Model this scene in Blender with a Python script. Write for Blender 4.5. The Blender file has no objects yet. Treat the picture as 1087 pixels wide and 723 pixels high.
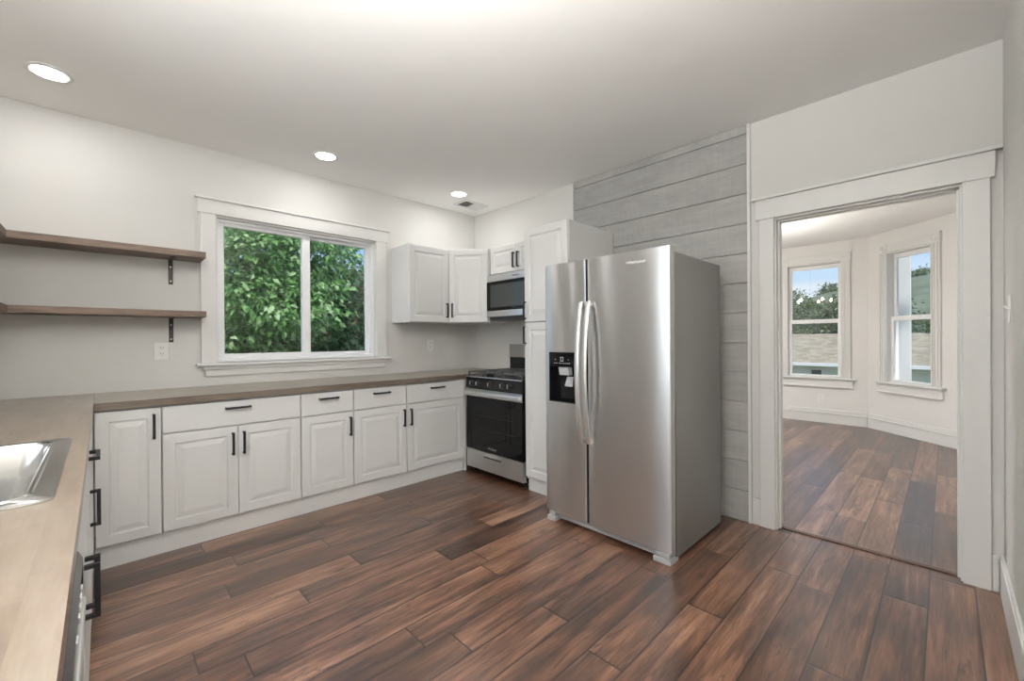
import bpy, bmesh, math, random
import numpy as np
from mathutils import Vector, Matrix
PI = math.pi
random.seed(7)
rng = np.random.default_rng(7)
SC = bpy.context.scene
COL = SC.collection

# ------------------------------------------------------------------ camera, world, sun, exposure
H = 2.67
def make_camera():
    yaw, pit, rol = 0.7991, -0.0029, -0.0072
    fw = Vector((math.cos(yaw) * math.cos(pit), math.sin(yaw) * math.cos(pit), math.sin(pit)))
    r = fw.cross(Vector((0, 0, 1))).normalized()
    u = r.cross(fw)
    c, s = math.cos(rol), math.sin(rol)
    r, u = c * r + s * u, c * u - s * r
    m = Matrix(((r.x, u.x, -fw.x, -3.1168), (r.y, u.y, -fw.y, -3.8085), (r.z, u.z, -fw.z, 1.2424), (0, 0, 0, 1)))
    cam = bpy.data.cameras.new('camera')
    cam.sensor_width = 36
    cam.lens = 447.59 * 36 / 1087
    cam.clip_start = 0.02
    cam.clip_end = 500
    o = bpy.data.objects.new('camera', cam)
    COL.objects.link(o)
    o.matrix_world = m
    SC.camera = o
make_camera()
SC.view_settings.view_transform = 'Standard'
SC.view_settings.look = 'None'
SC.view_settings.gamma = 1
SC.view_settings.use_curve_mapping = False
SC.view_settings.exposure = 0.20
SKY_STRENGTH = 0.92
SUN_STRENGTH = 4.8
FILL_DOWN_W = 1.5
FILL_UP_W = 108
CAN_W = 3.5
SINK_FILL_W = 17
BAY_FILL_W = 62
BAY_UPFILL_W = 24

def make_world():
    w = bpy.data.worlds.new('sky'); SC.world = w
    w.use_nodes = True
    nt = w.node_tree; nt.nodes.clear()
    out = nt.nodes.new('ShaderNodeOutputWorld'); bg = nt.nodes.new('ShaderNodeBackground')
    tc = nt.nodes.new('ShaderNodeTexCoord'); sep = nt.nodes.new('ShaderNodeSeparateXYZ')
    cr = nt.nodes.new('ShaderNodeValToRGB')
    e = cr.color_ramp.elements
    e[0].position = 0.0; e[0].color = (0.74, 0.85, 0.96, 1)
    e[1].position = 0.6; e[1].color = (0.26, 0.46, 0.86, 1)
    m = e.new(0.08); m.color = (0.66, 0.83, 1.0, 1)
    m = e.new(0.19); m.color = (0.40, 0.64, 0.97, 1)
    no = nt.nodes.new('ShaderNodeTexNoise'); no.inputs['Scale'].default_value = 3.5; no.inputs['Detail'].default_value = 6
    mp = nt.nodes.new('ShaderNodeMapping'); mp.inputs['Scale'].default_value = (1, 1, 4)
    cl = nt.nodes.new('ShaderNodeValToRGB')
    cl.color_ramp.elements[0].position = 0.56; cl.color_ramp.elements[1].position = 0.78
    mx = nt.nodes.new('ShaderNodeMixRGB'); mx.inputs['Color2'].default_value = (0.93, 0.95, 0.98, 1)
    L = nt.links.new
    L(tc.outputs['Generated'], sep.inputs[0]); L(sep.outputs['Z'], cr.inputs[0])
    L(tc.outputs['Generated'], mp.inputs[0]); L(mp.outputs[0], no.inputs['Vector']); L(no.outputs['Fac'], cl.inputs[0])
    L(cl.outputs[0], mx.inputs['Fac']); L(cr.outputs[0], mx.inputs['Color1']); L(mx.outputs[0], bg.inputs['Color'])
    bg.inputs['Strength'].default_value = SKY_STRENGTH
    L(bg.outputs[0], out.inputs[0])
make_world()
sun = bpy.data.lights.new('sun', 'SUN'); sun.energy = SUN_STRENGTH; sun.angle = 0.12; sun.color = (1, 0.96, 0.9)
so = bpy.data.objects.new('sun', sun); COL.objects.link(so)
so.rotation_euler = Vector((0.45, 0.65, -0.95)).to_track_quat('-Z', 'Y').to_euler()
so.location = (-3, -8, 12)
def sink_fill(loc, rot, sx, sy, e):
    l = bpy.data.lights.new('sink_fill', 'AREA'); l.shape = 'RECTANGLE'; l.size = sx; l.size_y = sy; l.energy = e; l.color = (0.96, 0.98, 1.0)
    o = bpy.data.objects.new('sink_fill', l); COL.objects.link(o)
    o.location = loc; o.rotation_euler = rot
# added fill light outside the made-up sink window, out of view
sink_fill((-3.985, -2.16, 1.68), (0, -PI / 2, 0), 0.98, 1.08, SINK_FILL_W)

# ------------------------------------------------------------------ materials
def new_mat(name):
    m = bpy.data.materials.new(name); m.use_nodes = True
    return m, m.node_tree, m.node_tree.nodes['Principled BSDF']
def pmat(name, col, rough=0.5, metal=0.0, spec=0.5, noise=0.0, nscale=20, bump=0.0, coat=0.0):
    m, nt, b = new_mat(name)
    b.inputs['Base Color'].default_value = (*col, 1)
    b.inputs['Roughness'].default_value = rough
    b.inputs['Metallic'].default_value = metal
    b.inputs['Specular IOR Level'].default_value = spec
    b.inputs['Coat Weight'].default_value = coat
    if noise or bump:
        tc = nt.nodes.new('ShaderNodeTexCoord')
        n = nt.nodes.new('ShaderNodeTexNoise'); n.inputs['Scale'].default_value = nscale; n.inputs['Detail'].default_value = 5
        nt.links.new(tc.outputs['Object'], n.inputs['Vector'])
        if noise:
            mx = nt.nodes.new('ShaderNodeMixRGB')
            mx.inputs['Color1'].default_value = (*[c * (1 - noise) for c in col], 1)
            mx.inputs['Color2'].default_value = (*[min(1, c * (1 + noise)) for c in col], 1)
            nt.links.new(n.outputs['Fac'], mx.inputs['Fac']); nt.links.new(mx.outputs[0], b.inputs['Base Color'])
        if bump:
            bp = nt.nodes.new('ShaderNodeBump'); bp.inputs['Strength'].default_value = bump; bp.inputs['Distance'].default_value = 0.002
            nt.links.new(n.outputs['Fac'], bp.inputs['Height']); nt.links.new(bp.outputs[0], b.inputs['Normal'])
    return m
def emat(name, col, s):
    m, nt, b = new_mat(name)
    b.inputs['Base Color'].default_value = (*col, 1)
    b.inputs['Emission Color'].default_value = (*col, 1)
    b.inputs['Emission Strength'].default_value = s
    return m
class NT:
    """small math-node helper"""
    def __init__(s, nt): s.nt = nt
    def v(s, x, inp):
        if isinstance(x, (int, float)): inp.default_value = x
        else: s.nt.links.new(x, inp)
    def m(s, op, a, b=0.0, c=None):
        n = s.nt.nodes.new('ShaderNodeMath'); n.operation = op
        s.v(a, n.inputs[0]); s.v(b, n.inputs[1])
        if c is not None: s.v(c, n.inputs[2])
        return n.outputs[0]
    def xyz(s, x, y, z):
        n = s.nt.nodes.new('ShaderNodeCombineXYZ')
        s.v(x, n.inputs[0]); s.v(y, n.inputs[1]); s.v(z, n.inputs[2]); return n.outputs[0]
    def noise(s, vec, scale=1, detail=5, rough=0.55, dist=0.0):
        n = s.nt.nodes.new('ShaderNodeTexNoise'); n.inputs['Scale'].default_value = scale
        n.inputs['Detail'].default_value = detail; n.inputs['Roughness'].default_value = rough; n.inputs['Distortion'].default_value = dist
        s.nt.links.new(vec, n.inputs['Vector']); return n.outputs['Fac']
    def white(s, val):
        n = s.nt.nodes.new('ShaderNodeTexWhiteNoise'); n.noise_dimensions = '1D'
        s.v(val, n.inputs['W']); return n.outputs['Value']
    def ramp(s, fac, stops):
        n = s.nt.nodes.new('ShaderNodeValToRGB'); e = n.color_ramp.elements
        e[0].position, e[0].color = stops[0][0], (*stops[0][1], 1)
        e[1].position, e[1].color = stops[-1][0], (*stops[-1][1], 1)
        for p, c in stops[1:-1]: q = e.new(p); q.color = (*c, 1)
        s.nt.links.new(fac, n.inputs[0]); return n.outputs[0]
    def mix(s, fac, a, b, mode='MIX'):
        n = s.nt.nodes.new('ShaderNodeMixRGB'); n.blend_type = mode
        s.v(fac, n.inputs['Fac'])
        for x, i in ((a, 'Color1'), (b, 'Color2')):
            if isinstance(x, tuple): n.inputs[i].default_value = (*x, 1)
            else: s.nt.links.new(x, n.inputs[i])
        return n.outputs[0]
    def pos(s, kind='Object'):
        if kind == 'World':
            o = s.nt.nodes.new('ShaderNodeNewGeometry').outputs['Position']
        else:
            o = s.nt.nodes.new('ShaderNodeTexCoord').outputs['Object']
        sp = s.nt.nodes.new('ShaderNodeSeparateXYZ'); s.nt.links.new(o, sp.inputs[0])
        return o, sp.outputs[0], sp.outputs[1], sp.outputs[2]
    def bump(s, h, strength, dist, b):
        n = s.nt.nodes.new('ShaderNodeBump'); n.inputs['Strength'].default_value = strength; n.inputs['Distance'].default_value = dist
        s.nt.links.new(h, n.inputs['Height']); s.nt.links.new(n.outputs[0], b.inputs['Normal'])

def floor_mat():
    m, nt, b = new_mat('hand_scraped_planks'); N = NT(nt)
    _, x, y, z = N.pos('World')
    v = N.m('DIVIDE', N.m('ADD', y, 3.436), 0.157)
    row = N.m('FLOOR', v); fv = N.m('SUBTRACT', v, row)
    r1 = N.white(N.m('MULTIPLY', row, 3.17))
    u = N.m('DIVIDE', N.m('ADD', x, N.m('MULTIPLY', r1, 5.0)), 1.15)
    c = N.m('FLOOR', u); fu = N.m('SUBTRACT', u, c)
    pid = N.m('ADD', N.m('MULTIPLY', row, 13.37), N.m('MULTIPLY', c, 5.71))
    rnd = N.white(pid); rnd2 = N.white(N.m('ADD', pid, 77.7))
    ids = N.m('MULTIPLY', rnd, 60)
    g1 = N.noise(N.xyz(N.m('MULTIPLY', x, 1.6), N.m('MULTIPLY', y, 24), ids), 1, 8, 0.62, 0.7)
    g2 = N.noise(N.xyz(N.m('MULTIPLY', x, 2.0), N.m('MULTIPLY', y, 8), ids), 1, 3, 0.5, 0.5)
    g3 = N.noise(N.xyz(N.m('MULTIPLY', x, 9), N.m('MULTIPLY', y, 150), ids), 1, 2, 0.6)
    fac = N.m('ADD', N.m('ADD', N.m('MULTIPLY', g1, 0.66), N.m('SUBTRACT', N.m('MULTIPLY', g2, 0.56), 0.155)), N.m('ADD', N.m('MULTIPLY', N.m('SUBTRACT', rnd2, 0.5), 0.22), N.m('MULTIPLY', N.m('SUBTRACT', g3, 0.5), 0.26)))
    col = N.ramp(fac, [(0.22, (0.020, 0.010, 0.006)), (0.37, (0.066, 0.030, 0.017)), (0.47, (0.125, 0.058, 0.033)), (0.57, (0.205, 0.102, 0.060)), (0.70, (0.34, 0.195, 0.125))])
    gc = N.noise(N.xyz(N.m('MULTIPLY', x, 1.3), N.m('MULTIPLY', y, 9), N.m('ADD', ids, 31.0)), 1, 5, 0.55, 0.8)
    gm = N.noise(N.xyz(N.m('MULTIPLY', x, 1.1), N.m('MULTIPLY', y, 5), N.m('ADD', ids, 11.0)), 1, 2, 0.5)
    rid = N.m('MAXIMUM', N.m('SUBTRACT', 1.0, N.m('MULTIPLY', N.m('ABSOLUTE', N.m('SUBTRACT', gc, 0.5)), 55.0)), 0.0)
    rid = N.m('MULTIPLY', rid, N.m('MULTIPLY', N.m('GREATER_THAN', gm, 0.52), 0.7))
    col = N.mix(rid, col, (0.020, 0.010, 0.007))
    # dark knots
    vo = nt.nodes.new('ShaderNodeTexVoronoi'); vo.inputs['Scale'].default_value = 1
    nt.links.new(N.xyz(N.m('MULTIPLY', x, 2.3), N.m('MULTIPLY', y, 6.4), ids), vo.inputs['Vector'])
    kn = N.m('SMOOTH_MAX', N.m('SUBTRACT', 1.0, N.m('MULTIPLY', vo.outputs['Distance'], 6.0)), 0.0, 0.15)
    kn = N.m('MINIMUM', N.m('MULTIPLY', kn, N.m('GREATER_THAN', g2, 0.47)), 0.85)
    col = N.mix(kn, col, (0.018, 0.010, 0.008))
    ev = N.m('MINIMUM', fv, N.m('SUBTRACT', 1.0, fv)); eu = N.m('MULTIPLY', N.m('MINIMUM', fu, N.m('SUBTRACT', 1.0, fu)), 7.3)
    edge = N.m('MINIMUM', ev, eu)
    gap = N.m('LESS_THAN', edge, 0.020)
    col = N.mix(N.m('MULTIPLY', gap, 0.95), col, (0.008, 0.005, 0.004))
    nt.links.new(col, b.inputs['Base Color'])
    nt.links.new(N.m('ADD', 0.285, N.m('MULTIPLY', g2, 0.12)), b.inputs['Roughness'])
    b.inputs['Specular IOR Level'].default_value = 0.62
    b.inputs['Coat Weight'].default_value = 0.55; b.inputs['Coat Roughness'].default_value = 0.28
    hgt = N.m('ADD', N.m('MULTIPLY', N.m('MINIMUM', N.m('MULTIPLY', edge, 12.0), 1.0), 1.0), N.m('MULTIPLY', g2, 0.5))
    N.bump(hgt, 0.35, 0.003, b)
    return m
def butcher_mat(name, tint=1.0, axis='y'):
    m, nt, b = new_mat(name); N = NT(nt)
    _, x, y, z = N.pos('World')
    a, l = (x, y) if axis == 'y' else (y, x)
    v = N.m('DIVIDE', a, 0.042); row = N.m('FLOOR', v); fv = N.m('SUBTRACT', v, row)
    u = N.m('DIVIDE', N.m('ADD', l, N.m('MULTIPLY', N.white(row), 3.0)), 0.33); c = N.m('FLOOR', u); fu = N.m('SUBTRACT', u, c)
    rnd = N.white(N.m('ADD', N.m('MULTIPLY', row, 9.13), N.m('MULTIPLY', c, 4.77)))
    gv = N.xyz(N.m('MULTIPLY', a, 60), N.m('MULTIPLY', l, 6), N.m('ADD', N.m('MULTIPLY', rnd, 30), N.m('MULTIPLY', z, 60)))
    g = N.noise(gv, 1, 6, 0.6, 0.4)
    f = N.m('ADD', N.m('SUBTRACT', N.m('MULTIPLY', g, 1.05), 0.16), N.m('MULTIPLY', rnd, 0.26))
    k = tint
    col = N.ramp(f, [(0.15, (0.12 * k, 0.082 * k, 0.054 * k)), (0.45, (0.195 * k, 0.146 * k, 0.105 * k)), (0.8, (0.285 * k, 0.232 * k, 0.18 * k))])
    big = N.noise(N.xyz(N.m('MULTIPLY', a, 5), N.m('MULTIPLY', l, 2.4), 0.0), 1, 4, 0.6)
    col = N.mix(N.m('MULTIPLY', N.m('SUBTRACT', big, 0.35), 1.1), col, (0.34 * k, 0.295 * k, 0.245 * k))
    e = N.m('LESS_THAN', N.m('MINIMUM', N.m('MINIMUM', fv, N.m('SUBTRACT', 1.0, fv)), N.m('MULTIPLY', N.m('MINIMUM', fu, N.m('SUBTRACT', 1.0, fu)), 8)), 0.025)
    col = N.mix(N.m('MULTIPLY', e, 0.16), col, (0.14 * k, 0.08 * k, 0.05 * k))
    nt.links.new(col, b.inputs['Base Color'])
    b.inputs['Roughness'].default_value = 0.29; b.inputs['Specular IOR Level'].default_value = 0.8; b.inputs['Coat Weight'].default_value = 0.5; b.inputs['Coat Roughness'].default_value = 0.28
    return m
def shelf_mat():
    m, nt, b = new_mat('weathered_shelf_wood'); N = NT(nt)
    _, x, y, z = N.pos('World')
    g = N.noise(N.xyz(N.m('MULTIPLY', x, 5), N.m('MULTIPLY', y, 45), N.m('MULTIPLY', z, 70)), 1, 6, 0.6, 0.5)
    g2 = N.noise(N.xyz(N.m('MULTIPLY', x, 1.5), N.m('MULTIPLY', y, 4), z), 1, 3)
    col = N.ramp(N.m('ADD', N.m('MULTIPLY', g, 0.75), N.m('MULTIPLY', g2, 0.25)), [(0.25, (0.075, 0.05, 0.036)), (0.5, (0.17, 0.118, 0.088)), (0.75, (0.29, 0.215, 0.165))])
    nt.links.new(col, b.inputs['Base Color']); b.inputs['Roughness'].default_value = 0.55
    return m
def shiplap_mat():
    m, nt, b = new_mat('grey_washed_shiplap'); N = NT(nt)
    _, x, y, z = N.pos('World')
    row = N.m('FLOOR', N.m('DIVIDE', N.m('SUBTRACT', z, 0.0125), 0.1995))
    idn = N.white(row)
    g = N.noise(N.xyz(N.m('MULTIPLY', y, 3), N.m('MULTIPLY', z, 26), N.m('MULTIPLY', idn, 40)), 1, 7, 0.62, 1.0)
    w = N.noise(N.xyz(N.m('MULTIPLY', y, 3.0), N.m('MULTIPLY', z, 4.5), N.m('MULTIPLY', idn, 20)), 1, 4, 0.6, 1.5)
    br = N.noise(N.xyz(N.m('MULTIPLY', y, 70), N.m('MULTIPLY', z, 5), 3.0), 1, 3)
    f = N.m('ADD', N.m('ADD', N.m('MULTIPLY', g, 0.4), N.m('MULTIPLY', w, 0.4)), N.m('ADD', N.m('MULTIPLY', br, 0.2), N.m('MULTIPLY', N.m('SUBTRACT', idn, 0.5), 0.12)))
    col = N.ramp(f, [(0.30, (0.285, 0.285, 0.278)), (0.50, (0.365, 0.362, 0.350)), (0.70, (0.455, 0.45, 0.435))])
    nt.links.new(col, b.inputs['Base Color']); b.inputs['Roughness'].default_value = 0.6
    N.bump(g, 0.25, 0.002, b)
    return m
def steel_mat(name, col=(0.69, 0.695, 0.695), rough=0.30, aniso=0.95, vert=(0, 0, 1)):
    m, nt, b = new_mat(name); N = NT(nt)
    b.inputs['Base Color'].default_value = (*col, 1); b.inputs['Metallic'].default_value = 1.0
    b.inputs['Anisotropic'].default_value = aniso
    t = N.xyz(*vert); nt.links.new(t, b.inputs['Tangent'])
    o, x, y, z = N.pos('Object')
    n = N.noise(N.xyz(N.m('MULTIPLY', x, 3), N.m('MULTIPLY', y, 3), N.m('MULTIPLY', z, 420)), 1, 2)
    nt.links.new(N.m('ADD', rough - 0.04, N.m('MULTIPLY', n, 0.08)), b.inputs['Roughness'])
    return m
def glass_mat(name='window_glass'):
    m = bpy.data.materials.new(name); m.use_nodes = True; nt = m.node_tree; nt.nodes.clear()
    out = nt.nodes.new('ShaderNodeOutputMaterial'); mix = nt.nodes.new('ShaderNodeMixShader')
    tr = nt.nodes.new('ShaderNodeBsdfTransparent'); gl = nt.nodes.new('ShaderNodeBsdfGlossy'); lw = nt.nodes.new('ShaderNodeLayerWeight'); lw.inputs['Blend'].default_value = 0.5; N = NT(nt)
    tr.inputs['Color'].default_value = (0.97, 0.98, 0.98, 1)
    gl.inputs['Roughness'].default_value = 0.0
    fr = N.m('ADD', 0.04, N.m('MULTIPLY', N.m('POWER', lw.outputs['Facing'], 5.0), 0.9))
    L = nt.links.new
    L(fr, mix.inputs[0]); L(tr.outputs[0], mix.inputs[1]); L(gl.outputs[0], mix.inputs[2]); L(mix.outputs[0], out.inputs[0])
    return m
def leaf_mat(name, stops, transl=0.42):
    m, nt, b = new_mat(name); N = NT(nt)
    geo = nt.nodes.new('ShaderNodeNewGeometry')
    col = N.ramp(geo.outputs['Random Per Island'], stops)
    nt.links.new(col, b.inputs['Base Color']); b.inputs['Roughness'].default_value = 0.45
    tl = nt.nodes.new('ShaderNodeBsdfTranslucent'); nt.links.new(col, tl.inputs['Color'])
    mx = nt.nodes.new('ShaderNodeMixShader'); mx.inputs[0].default_value = transl
    out = nt.nodes['Material Output']
    nt.links.new(b.outputs[0], mx.inputs[1]); nt.links.new(tl.outputs[0], mx.inputs[2]); nt.links.new(mx.outputs[0], out.inputs[0])
    return m
def roof_mat():
    m, nt, b = new_mat('asphalt_shingles'); N = NT(nt)
    _, x, y, z = N.pos('World')
    row = N.m('FLOOR', N.m('DIVIDE', z, 0.045))
    c = N.m('FLOOR', N.m('DIVIDE', N.m('ADD', y, N.m('MULTIPLY', N.white(row), 2.0)), 0.22))
    r = N.white(N.m('ADD', N.m('MULTIPLY', row, 7.7), N.m('MULTIPLY', c, 3.3)))
    col = N.ramp(r, [(0.0, (0.22, 0.185, 0.125)), (1.0, (0.34, 0.29, 0.21))])
    nt.links.new(col, b.inputs['Base Color']); b.inputs['Roughness'].default_value = 0.9
    return m

M = dict(
    wall=pmat('wall_paint', (0.68, 0.672, 0.648), 0.75, noise=0.015, nscale=6, bump=0.03),
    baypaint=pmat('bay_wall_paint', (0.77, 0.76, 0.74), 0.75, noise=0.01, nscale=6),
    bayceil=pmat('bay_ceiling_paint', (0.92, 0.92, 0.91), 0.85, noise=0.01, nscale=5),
    ceil=pmat('ceiling_paint', (0.90, 0.89, 0.868), 0.85, noise=0.01, nscale=5),
    trim=pmat('white_trim_paint', (0.74, 0.737, 0.72), 0.38, noise=0.01, nscale=8),
    cab=pmat('white_cabinet_lacquer', (0.735, 0.735, 0.725), 0.36, noise=0.01, nscale=5),
    vinyl=pmat('white_vinyl', (0.86, 0.865, 0.87), 0.3, noise=0.01),
    black=pmat('matte_black_metal', (0.012, 0.012, 0.013), 0.4, 0.0, noise=0.1),
    blackgloss=pmat('black_glass', (0.006, 0.006, 0.007), 0.06, spec=0.22, noise=0.1),
    blackenam=pmat('black_enamel', (0.012, 0.012, 0.013), 0.22, noise=0.1),
    castiron=pmat('cast_iron', (0.02, 0.02, 0.02), 0.55, noise=0.2, nscale=60),
    grate=pmat('glare_grate_iron', (0.16, 0.16, 0.16), 0.32, 0.6, noise=0.2, nscale=60),  # iron lightened so its colour carries the glare on the grates
    bronze=pmat('dark_bronze', (0.035, 0.026, 0.022), 0.45, 0.3, noise=0.15),
    steel=steel_mat('brushed_stainless'),
    handlesteel=pmat('satin_steel', (0.80, 0.80, 0.79), 0.42, 1.0, noise=0.03),
    sinksteel=pmat('sink_steel', (0.70, 0.70, 0.69), 0.20, 1.0, noise=0.04, nscale=12),
    greyside=pmat('grey_textured_steel', (0.175, 0.173, 0.166), 0.30, 0.0, noise=0.03, nscale=300, bump=0.01, coat=0.0),
    greyplastic=pmat('light_grey_plastic', (0.42, 0.43, 0.44), 0.4, noise=0.03),
    doorside=pmat('door_side_grey', (0.42, 0.42, 0.415), 0.4, noise=0.02),
    darkgrey=pmat('dark_grey_plastic', (0.06, 0.06, 0.062), 0.45, noise=0.05),
    gasket=pmat('black_rubber', (0.01, 0.01, 0.01), 0.7, noise=0.1),
    outlet=pmat('outlet_plastic', (0.82, 0.81, 0.79), 0.35, noise=0.01),
    slot=pmat('dark_slot', (0.05, 0.05, 0.05), 0.6, noise=0.1),
    logo=pmat('logo_metal', (0.85, 0.85, 0.85), 0.25, 0.8, noise=0.02),
    print=pmat('light_print', (0.55, 0.55, 0.55), 0.5, noise=0.02),
    duct=pmat('vent_shadow_grey', (0.16, 0.15, 0.14), 0.7, noise=0.1),
    floor=floor_mat(), counter=butcher_mat('butcher_block', 1.0, 'y'), counter2=butcher_mat('butcher_block_long', 1.0, 'x'),
    edge=butcher_mat('shaded_butcher_edge', 0.55, 'x'),  # same block, darkened for the shade on the edge facing away from light
    shelf=shelf_mat(), shiplap=shiplap_mat(), glass=glass_mat(),
    threshold=pmat('threshold_wood', (0.10, 0.05, 0.032), 0.4, noise=0.3, nscale=30),
    diffuser=emat('lamp_diffuser', (1.0, 0.97, 0.92), 6.0),
    bulb=emat('warm_bulb', (1.0, 0.82, 0.50), 40.0),
    brass=pmat('aged_brass', (0.35, 0.25, 0.12), 0.35, 1.0, noise=0.1),
    bark=pmat('bark', (0.07, 0.05, 0.038), 0.9, noise=0.4, nscale=15, bump=0.6),
    grass=pmat('lawn', (0.10, 0.17, 0.05), 0.9, noise=0.4, nscale=3),
    hill=pmat('wooded_hillside', (0.125, 0.145, 0.09), 0.95, noise=0.75, nscale=0.5),
    siding=pmat('pale_green_siding', (0.80, 0.81, 0.70), 0.8, noise=0.05),
    brick=pmat('chimney_brick', (0.30, 0.22, 0.17), 0.9, noise=0.3, nscale=9),
    roof=roof_mat(),
    leafA=leaf_mat('leaf_fresh_green', [(0.0, (0.09, 0.22, 0.05)), (0.35, (0.18, 0.38, 0.11)), (0.7, (0.32, 0.52, 0.21)), (1.0, (0.52, 0.68, 0.42))]),
    leafB=leaf_mat('leaf_deep_green', [(0.0, (0.05, 0.14, 0.05)), (0.5, (0.12, 0.28, 0.11)), (0.93, (0.30, 0.45, 0.26)), (0.96, (0.38, 0.13, 0.06)), (1.0, (0.42, 0.14, 0.07))]),
    leafC=leaf_mat('leaf_distant', [(0.0, (0.06, 0.085, 0.04)), (0.6, (0.13, 0.19, 0.085)), (1.0, (0.25, 0.33, 0.16))], 0.2),
)

# ------------------------------------------------------------------ mesh helpers
class MB:
    def __init__(s): s.v = []; s.f = []
    def add(s, vs, fs):
        o = len(s.v); s.v += [tuple(p) for p in vs]; s.f += [tuple(i + o for i in f) for f in fs]; return s
    def box(s, x0, x1, y0, y1, z0, z1):
        return s.add([(x0, y0, z0), (x1, y0, z0), (x1, y1, z0), (x0, y1, z0), (x0, y0, z1), (x1, y0, z1), (x1, y1, z1), (x0, y1, z1)],
                     [(3, 2, 1, 0), (4, 5, 6, 7), (0, 1, 5, 4), (1, 2, 6, 5), (2, 3, 7, 6), (3, 0, 4, 7)])
    def loops(s, loops, cap0=True, cap1=True, closed=True):
        n = len(loops[0]); vs = [p for l in loops for p in l]; fs = []
        for k in range(len(loops) - 1):
            for i in range(n if closed else n - 1):
                j = (i + 1) % n
                fs.append((k * n + i, k * n + j, (k + 1) * n + j, (k + 1) * n + i))
        if cap0: fs.append(tuple(range(n))[::-1])
        if cap1: fs.append(tuple((len(loops) - 1) * n + i for i in range(n)))
        return s.add(vs, fs)
    def prism(s, poly, z0, z1):
        return s.loops([[(x, y, z0) for x, y in poly], [(x, y, z1) for x, y in poly]])
    def tube(s, pts, r, n=12, cap=True):
        pts = [Vector(p) for p in pts]; rs = [float(q) for q in r] if isinstance(r, (list, tuple)) else [r] * len(pts)
        L = []; ref = None
        for i, p in enumerate(pts):
            t = (pts[min(i + 1, len(pts) - 1)] - pts[max(i - 1, 0)]).normalized()
            if ref is None:
                ref = Vector((0, 0, 1)) if abs(t.z) < 0.9 else Vector((1, 0, 0))
            a = t.cross(ref).normalized(); b = t.cross(a); ref = -b if False else ref
            L.append([p + rs[i] * (math.cos(2 * PI * k / n) * a + math.sin(2 * PI * k / n) * b) for k in range(n)])
        return s.loops(L, cap, cap)
    def lathe(s, prof, c=(0, 0, 0), n=32, cap=True):
        return s.loops([[(c[0] + r * math.cos(2 * PI * k / n), c[1] + r * math.sin(2 * PI * k / n), c[2] + z) for k in range(n)] for r, z in prof], cap, cap)
    def build(s, name, mat, parent=None, bevel=0.0, smooth=False, seg=2):
        me = bpy.data.meshes.new(name); me.from_pydata(s.v, [], s.f)
        bm = bmesh.new(); bm.from_mesh(me)
        if s.v and len(s.v) < 60000:
            if smooth: bmesh.ops.remove_doubles(bm, verts=bm.verts, dist=1e-5)
            bmesh.ops.recalc_face_normals(bm, faces=bm.faces)
        bm.to_mesh(me); bm.free()
        me.materials.append(M[mat] if isinstance(mat, str) else mat)
        if smooth:
            for p in me.polygons: p.use_smooth = True
            try: me.set_sharp_from_angle(angle=math.radians(38))
            except Exception: pass
        o = bpy.data.objects.new(name, me); COL.objects.link(o)
        if parent is not None: o.parent = parent
        if bevel:
            b = o.modifiers.new('bevel', 'BEVEL'); b.width = bevel; b.segments = seg; b.limit_method = 'ANGLE'; b.angle_limit = math.radians(40)
        return o
def B(*a): return MB().box(*a)
def tag(o, label=None, cat=None, group=None, kind=None):
    if label: o['label'] = label
    if cat: o['category'] = cat
    if group: o['group'] = group
    if kind: o['kind'] = kind
    return o
def thing(name, label=None, cat=None, loc=(0, 0, 0), rz=0.0, group=None, kind=None):
    o = bpy.data.objects.new(name, None); o.empty_display_size = 0.1; COL.objects.link(o)
    o.location = loc; o.rotation_euler = (0, 0, rz)
    return tag(o, label, cat, group, kind)
def struct(name, mb, mat, label, cat, bevel=0.0):
    return tag(mb.build(name, mat, None, bevel), label, cat, None, 'structure')
def text_part(name, txt, size, mat, parent, loc, rot, depth=0.0008):
    cu = bpy.data.curves.new(name, 'FONT'); cu.body = txt; cu.size = size; cu.extrude = depth; cu.align_x = 'CENTER'; cu.align_y = 'CENTER'
    t = bpy.data.objects.new(name + '_tmp', cu); COL.objects.link(t)
    me = bpy.data.meshes.new_from_object(t.evaluated_get(bpy.context.evaluated_depsgraph_get()))
    bpy.data.objects.remove(t); me.name = name; me.materials.clear(); me.materials.append(M[mat])
    o = bpy.data.objects.new(name, me); COL.objects.link(o); o.parent = parent; o.location = loc; o.rotation_euler = rot
    return o

# ------------------------------------------------------------------ room shell
XL, YN, WT = -3.765, -4.005, 0.14
FX1, FY1 = 4.40, -3.067                 # bay corner beyond the doorway
BAY_A = math.radians(226)
BD = Vector((math.cos(BAY_A), math.sin(BAY_A)))
bay_end = Vector((FX1, FY1)) + BD * 1.26
FH = 2.60
struct('floor', B(XL - 0.1, 4.7, -4.2, 0.35, -0.12, 0.0), 'floor', 'dark brown hand-scraped wood plank floor of the kitchen and room beyond', 'floor')
struct('ceiling', B(XL - 0.1, 0.1, YN - 0.1, 0.1, H, H + 0.15), 'ceil', 'smooth off-white kitchen ceiling', 'ceiling')
struct('ceiling_bay', B(0.1, 4.7, -4.2, 0.35, FH, FH + 0.15), 'bayceil', 'white ceiling of the bay room beyond the doorway', 'ceiling')
WX0, WX1, WZ0, WZ1 = -2.505, -1.228, 1.085, 2.185
b = MB()
b.box(XL - WT, WX0, 0, WT, 0, H); b.box(WX1, 0.0, 0, WT, 0, H); b.box(WX0, WX1, 0, WT, 0, WZ0); b.box(WX0, WX1, 0, WT, WZ1, H)
struct('wall_back', b, 'wall', 'off-white back wall with the kitchen window', 'wall')
DY0, DY1, DZ = -3.86, -3.05, 2.0
b = MB()
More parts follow.
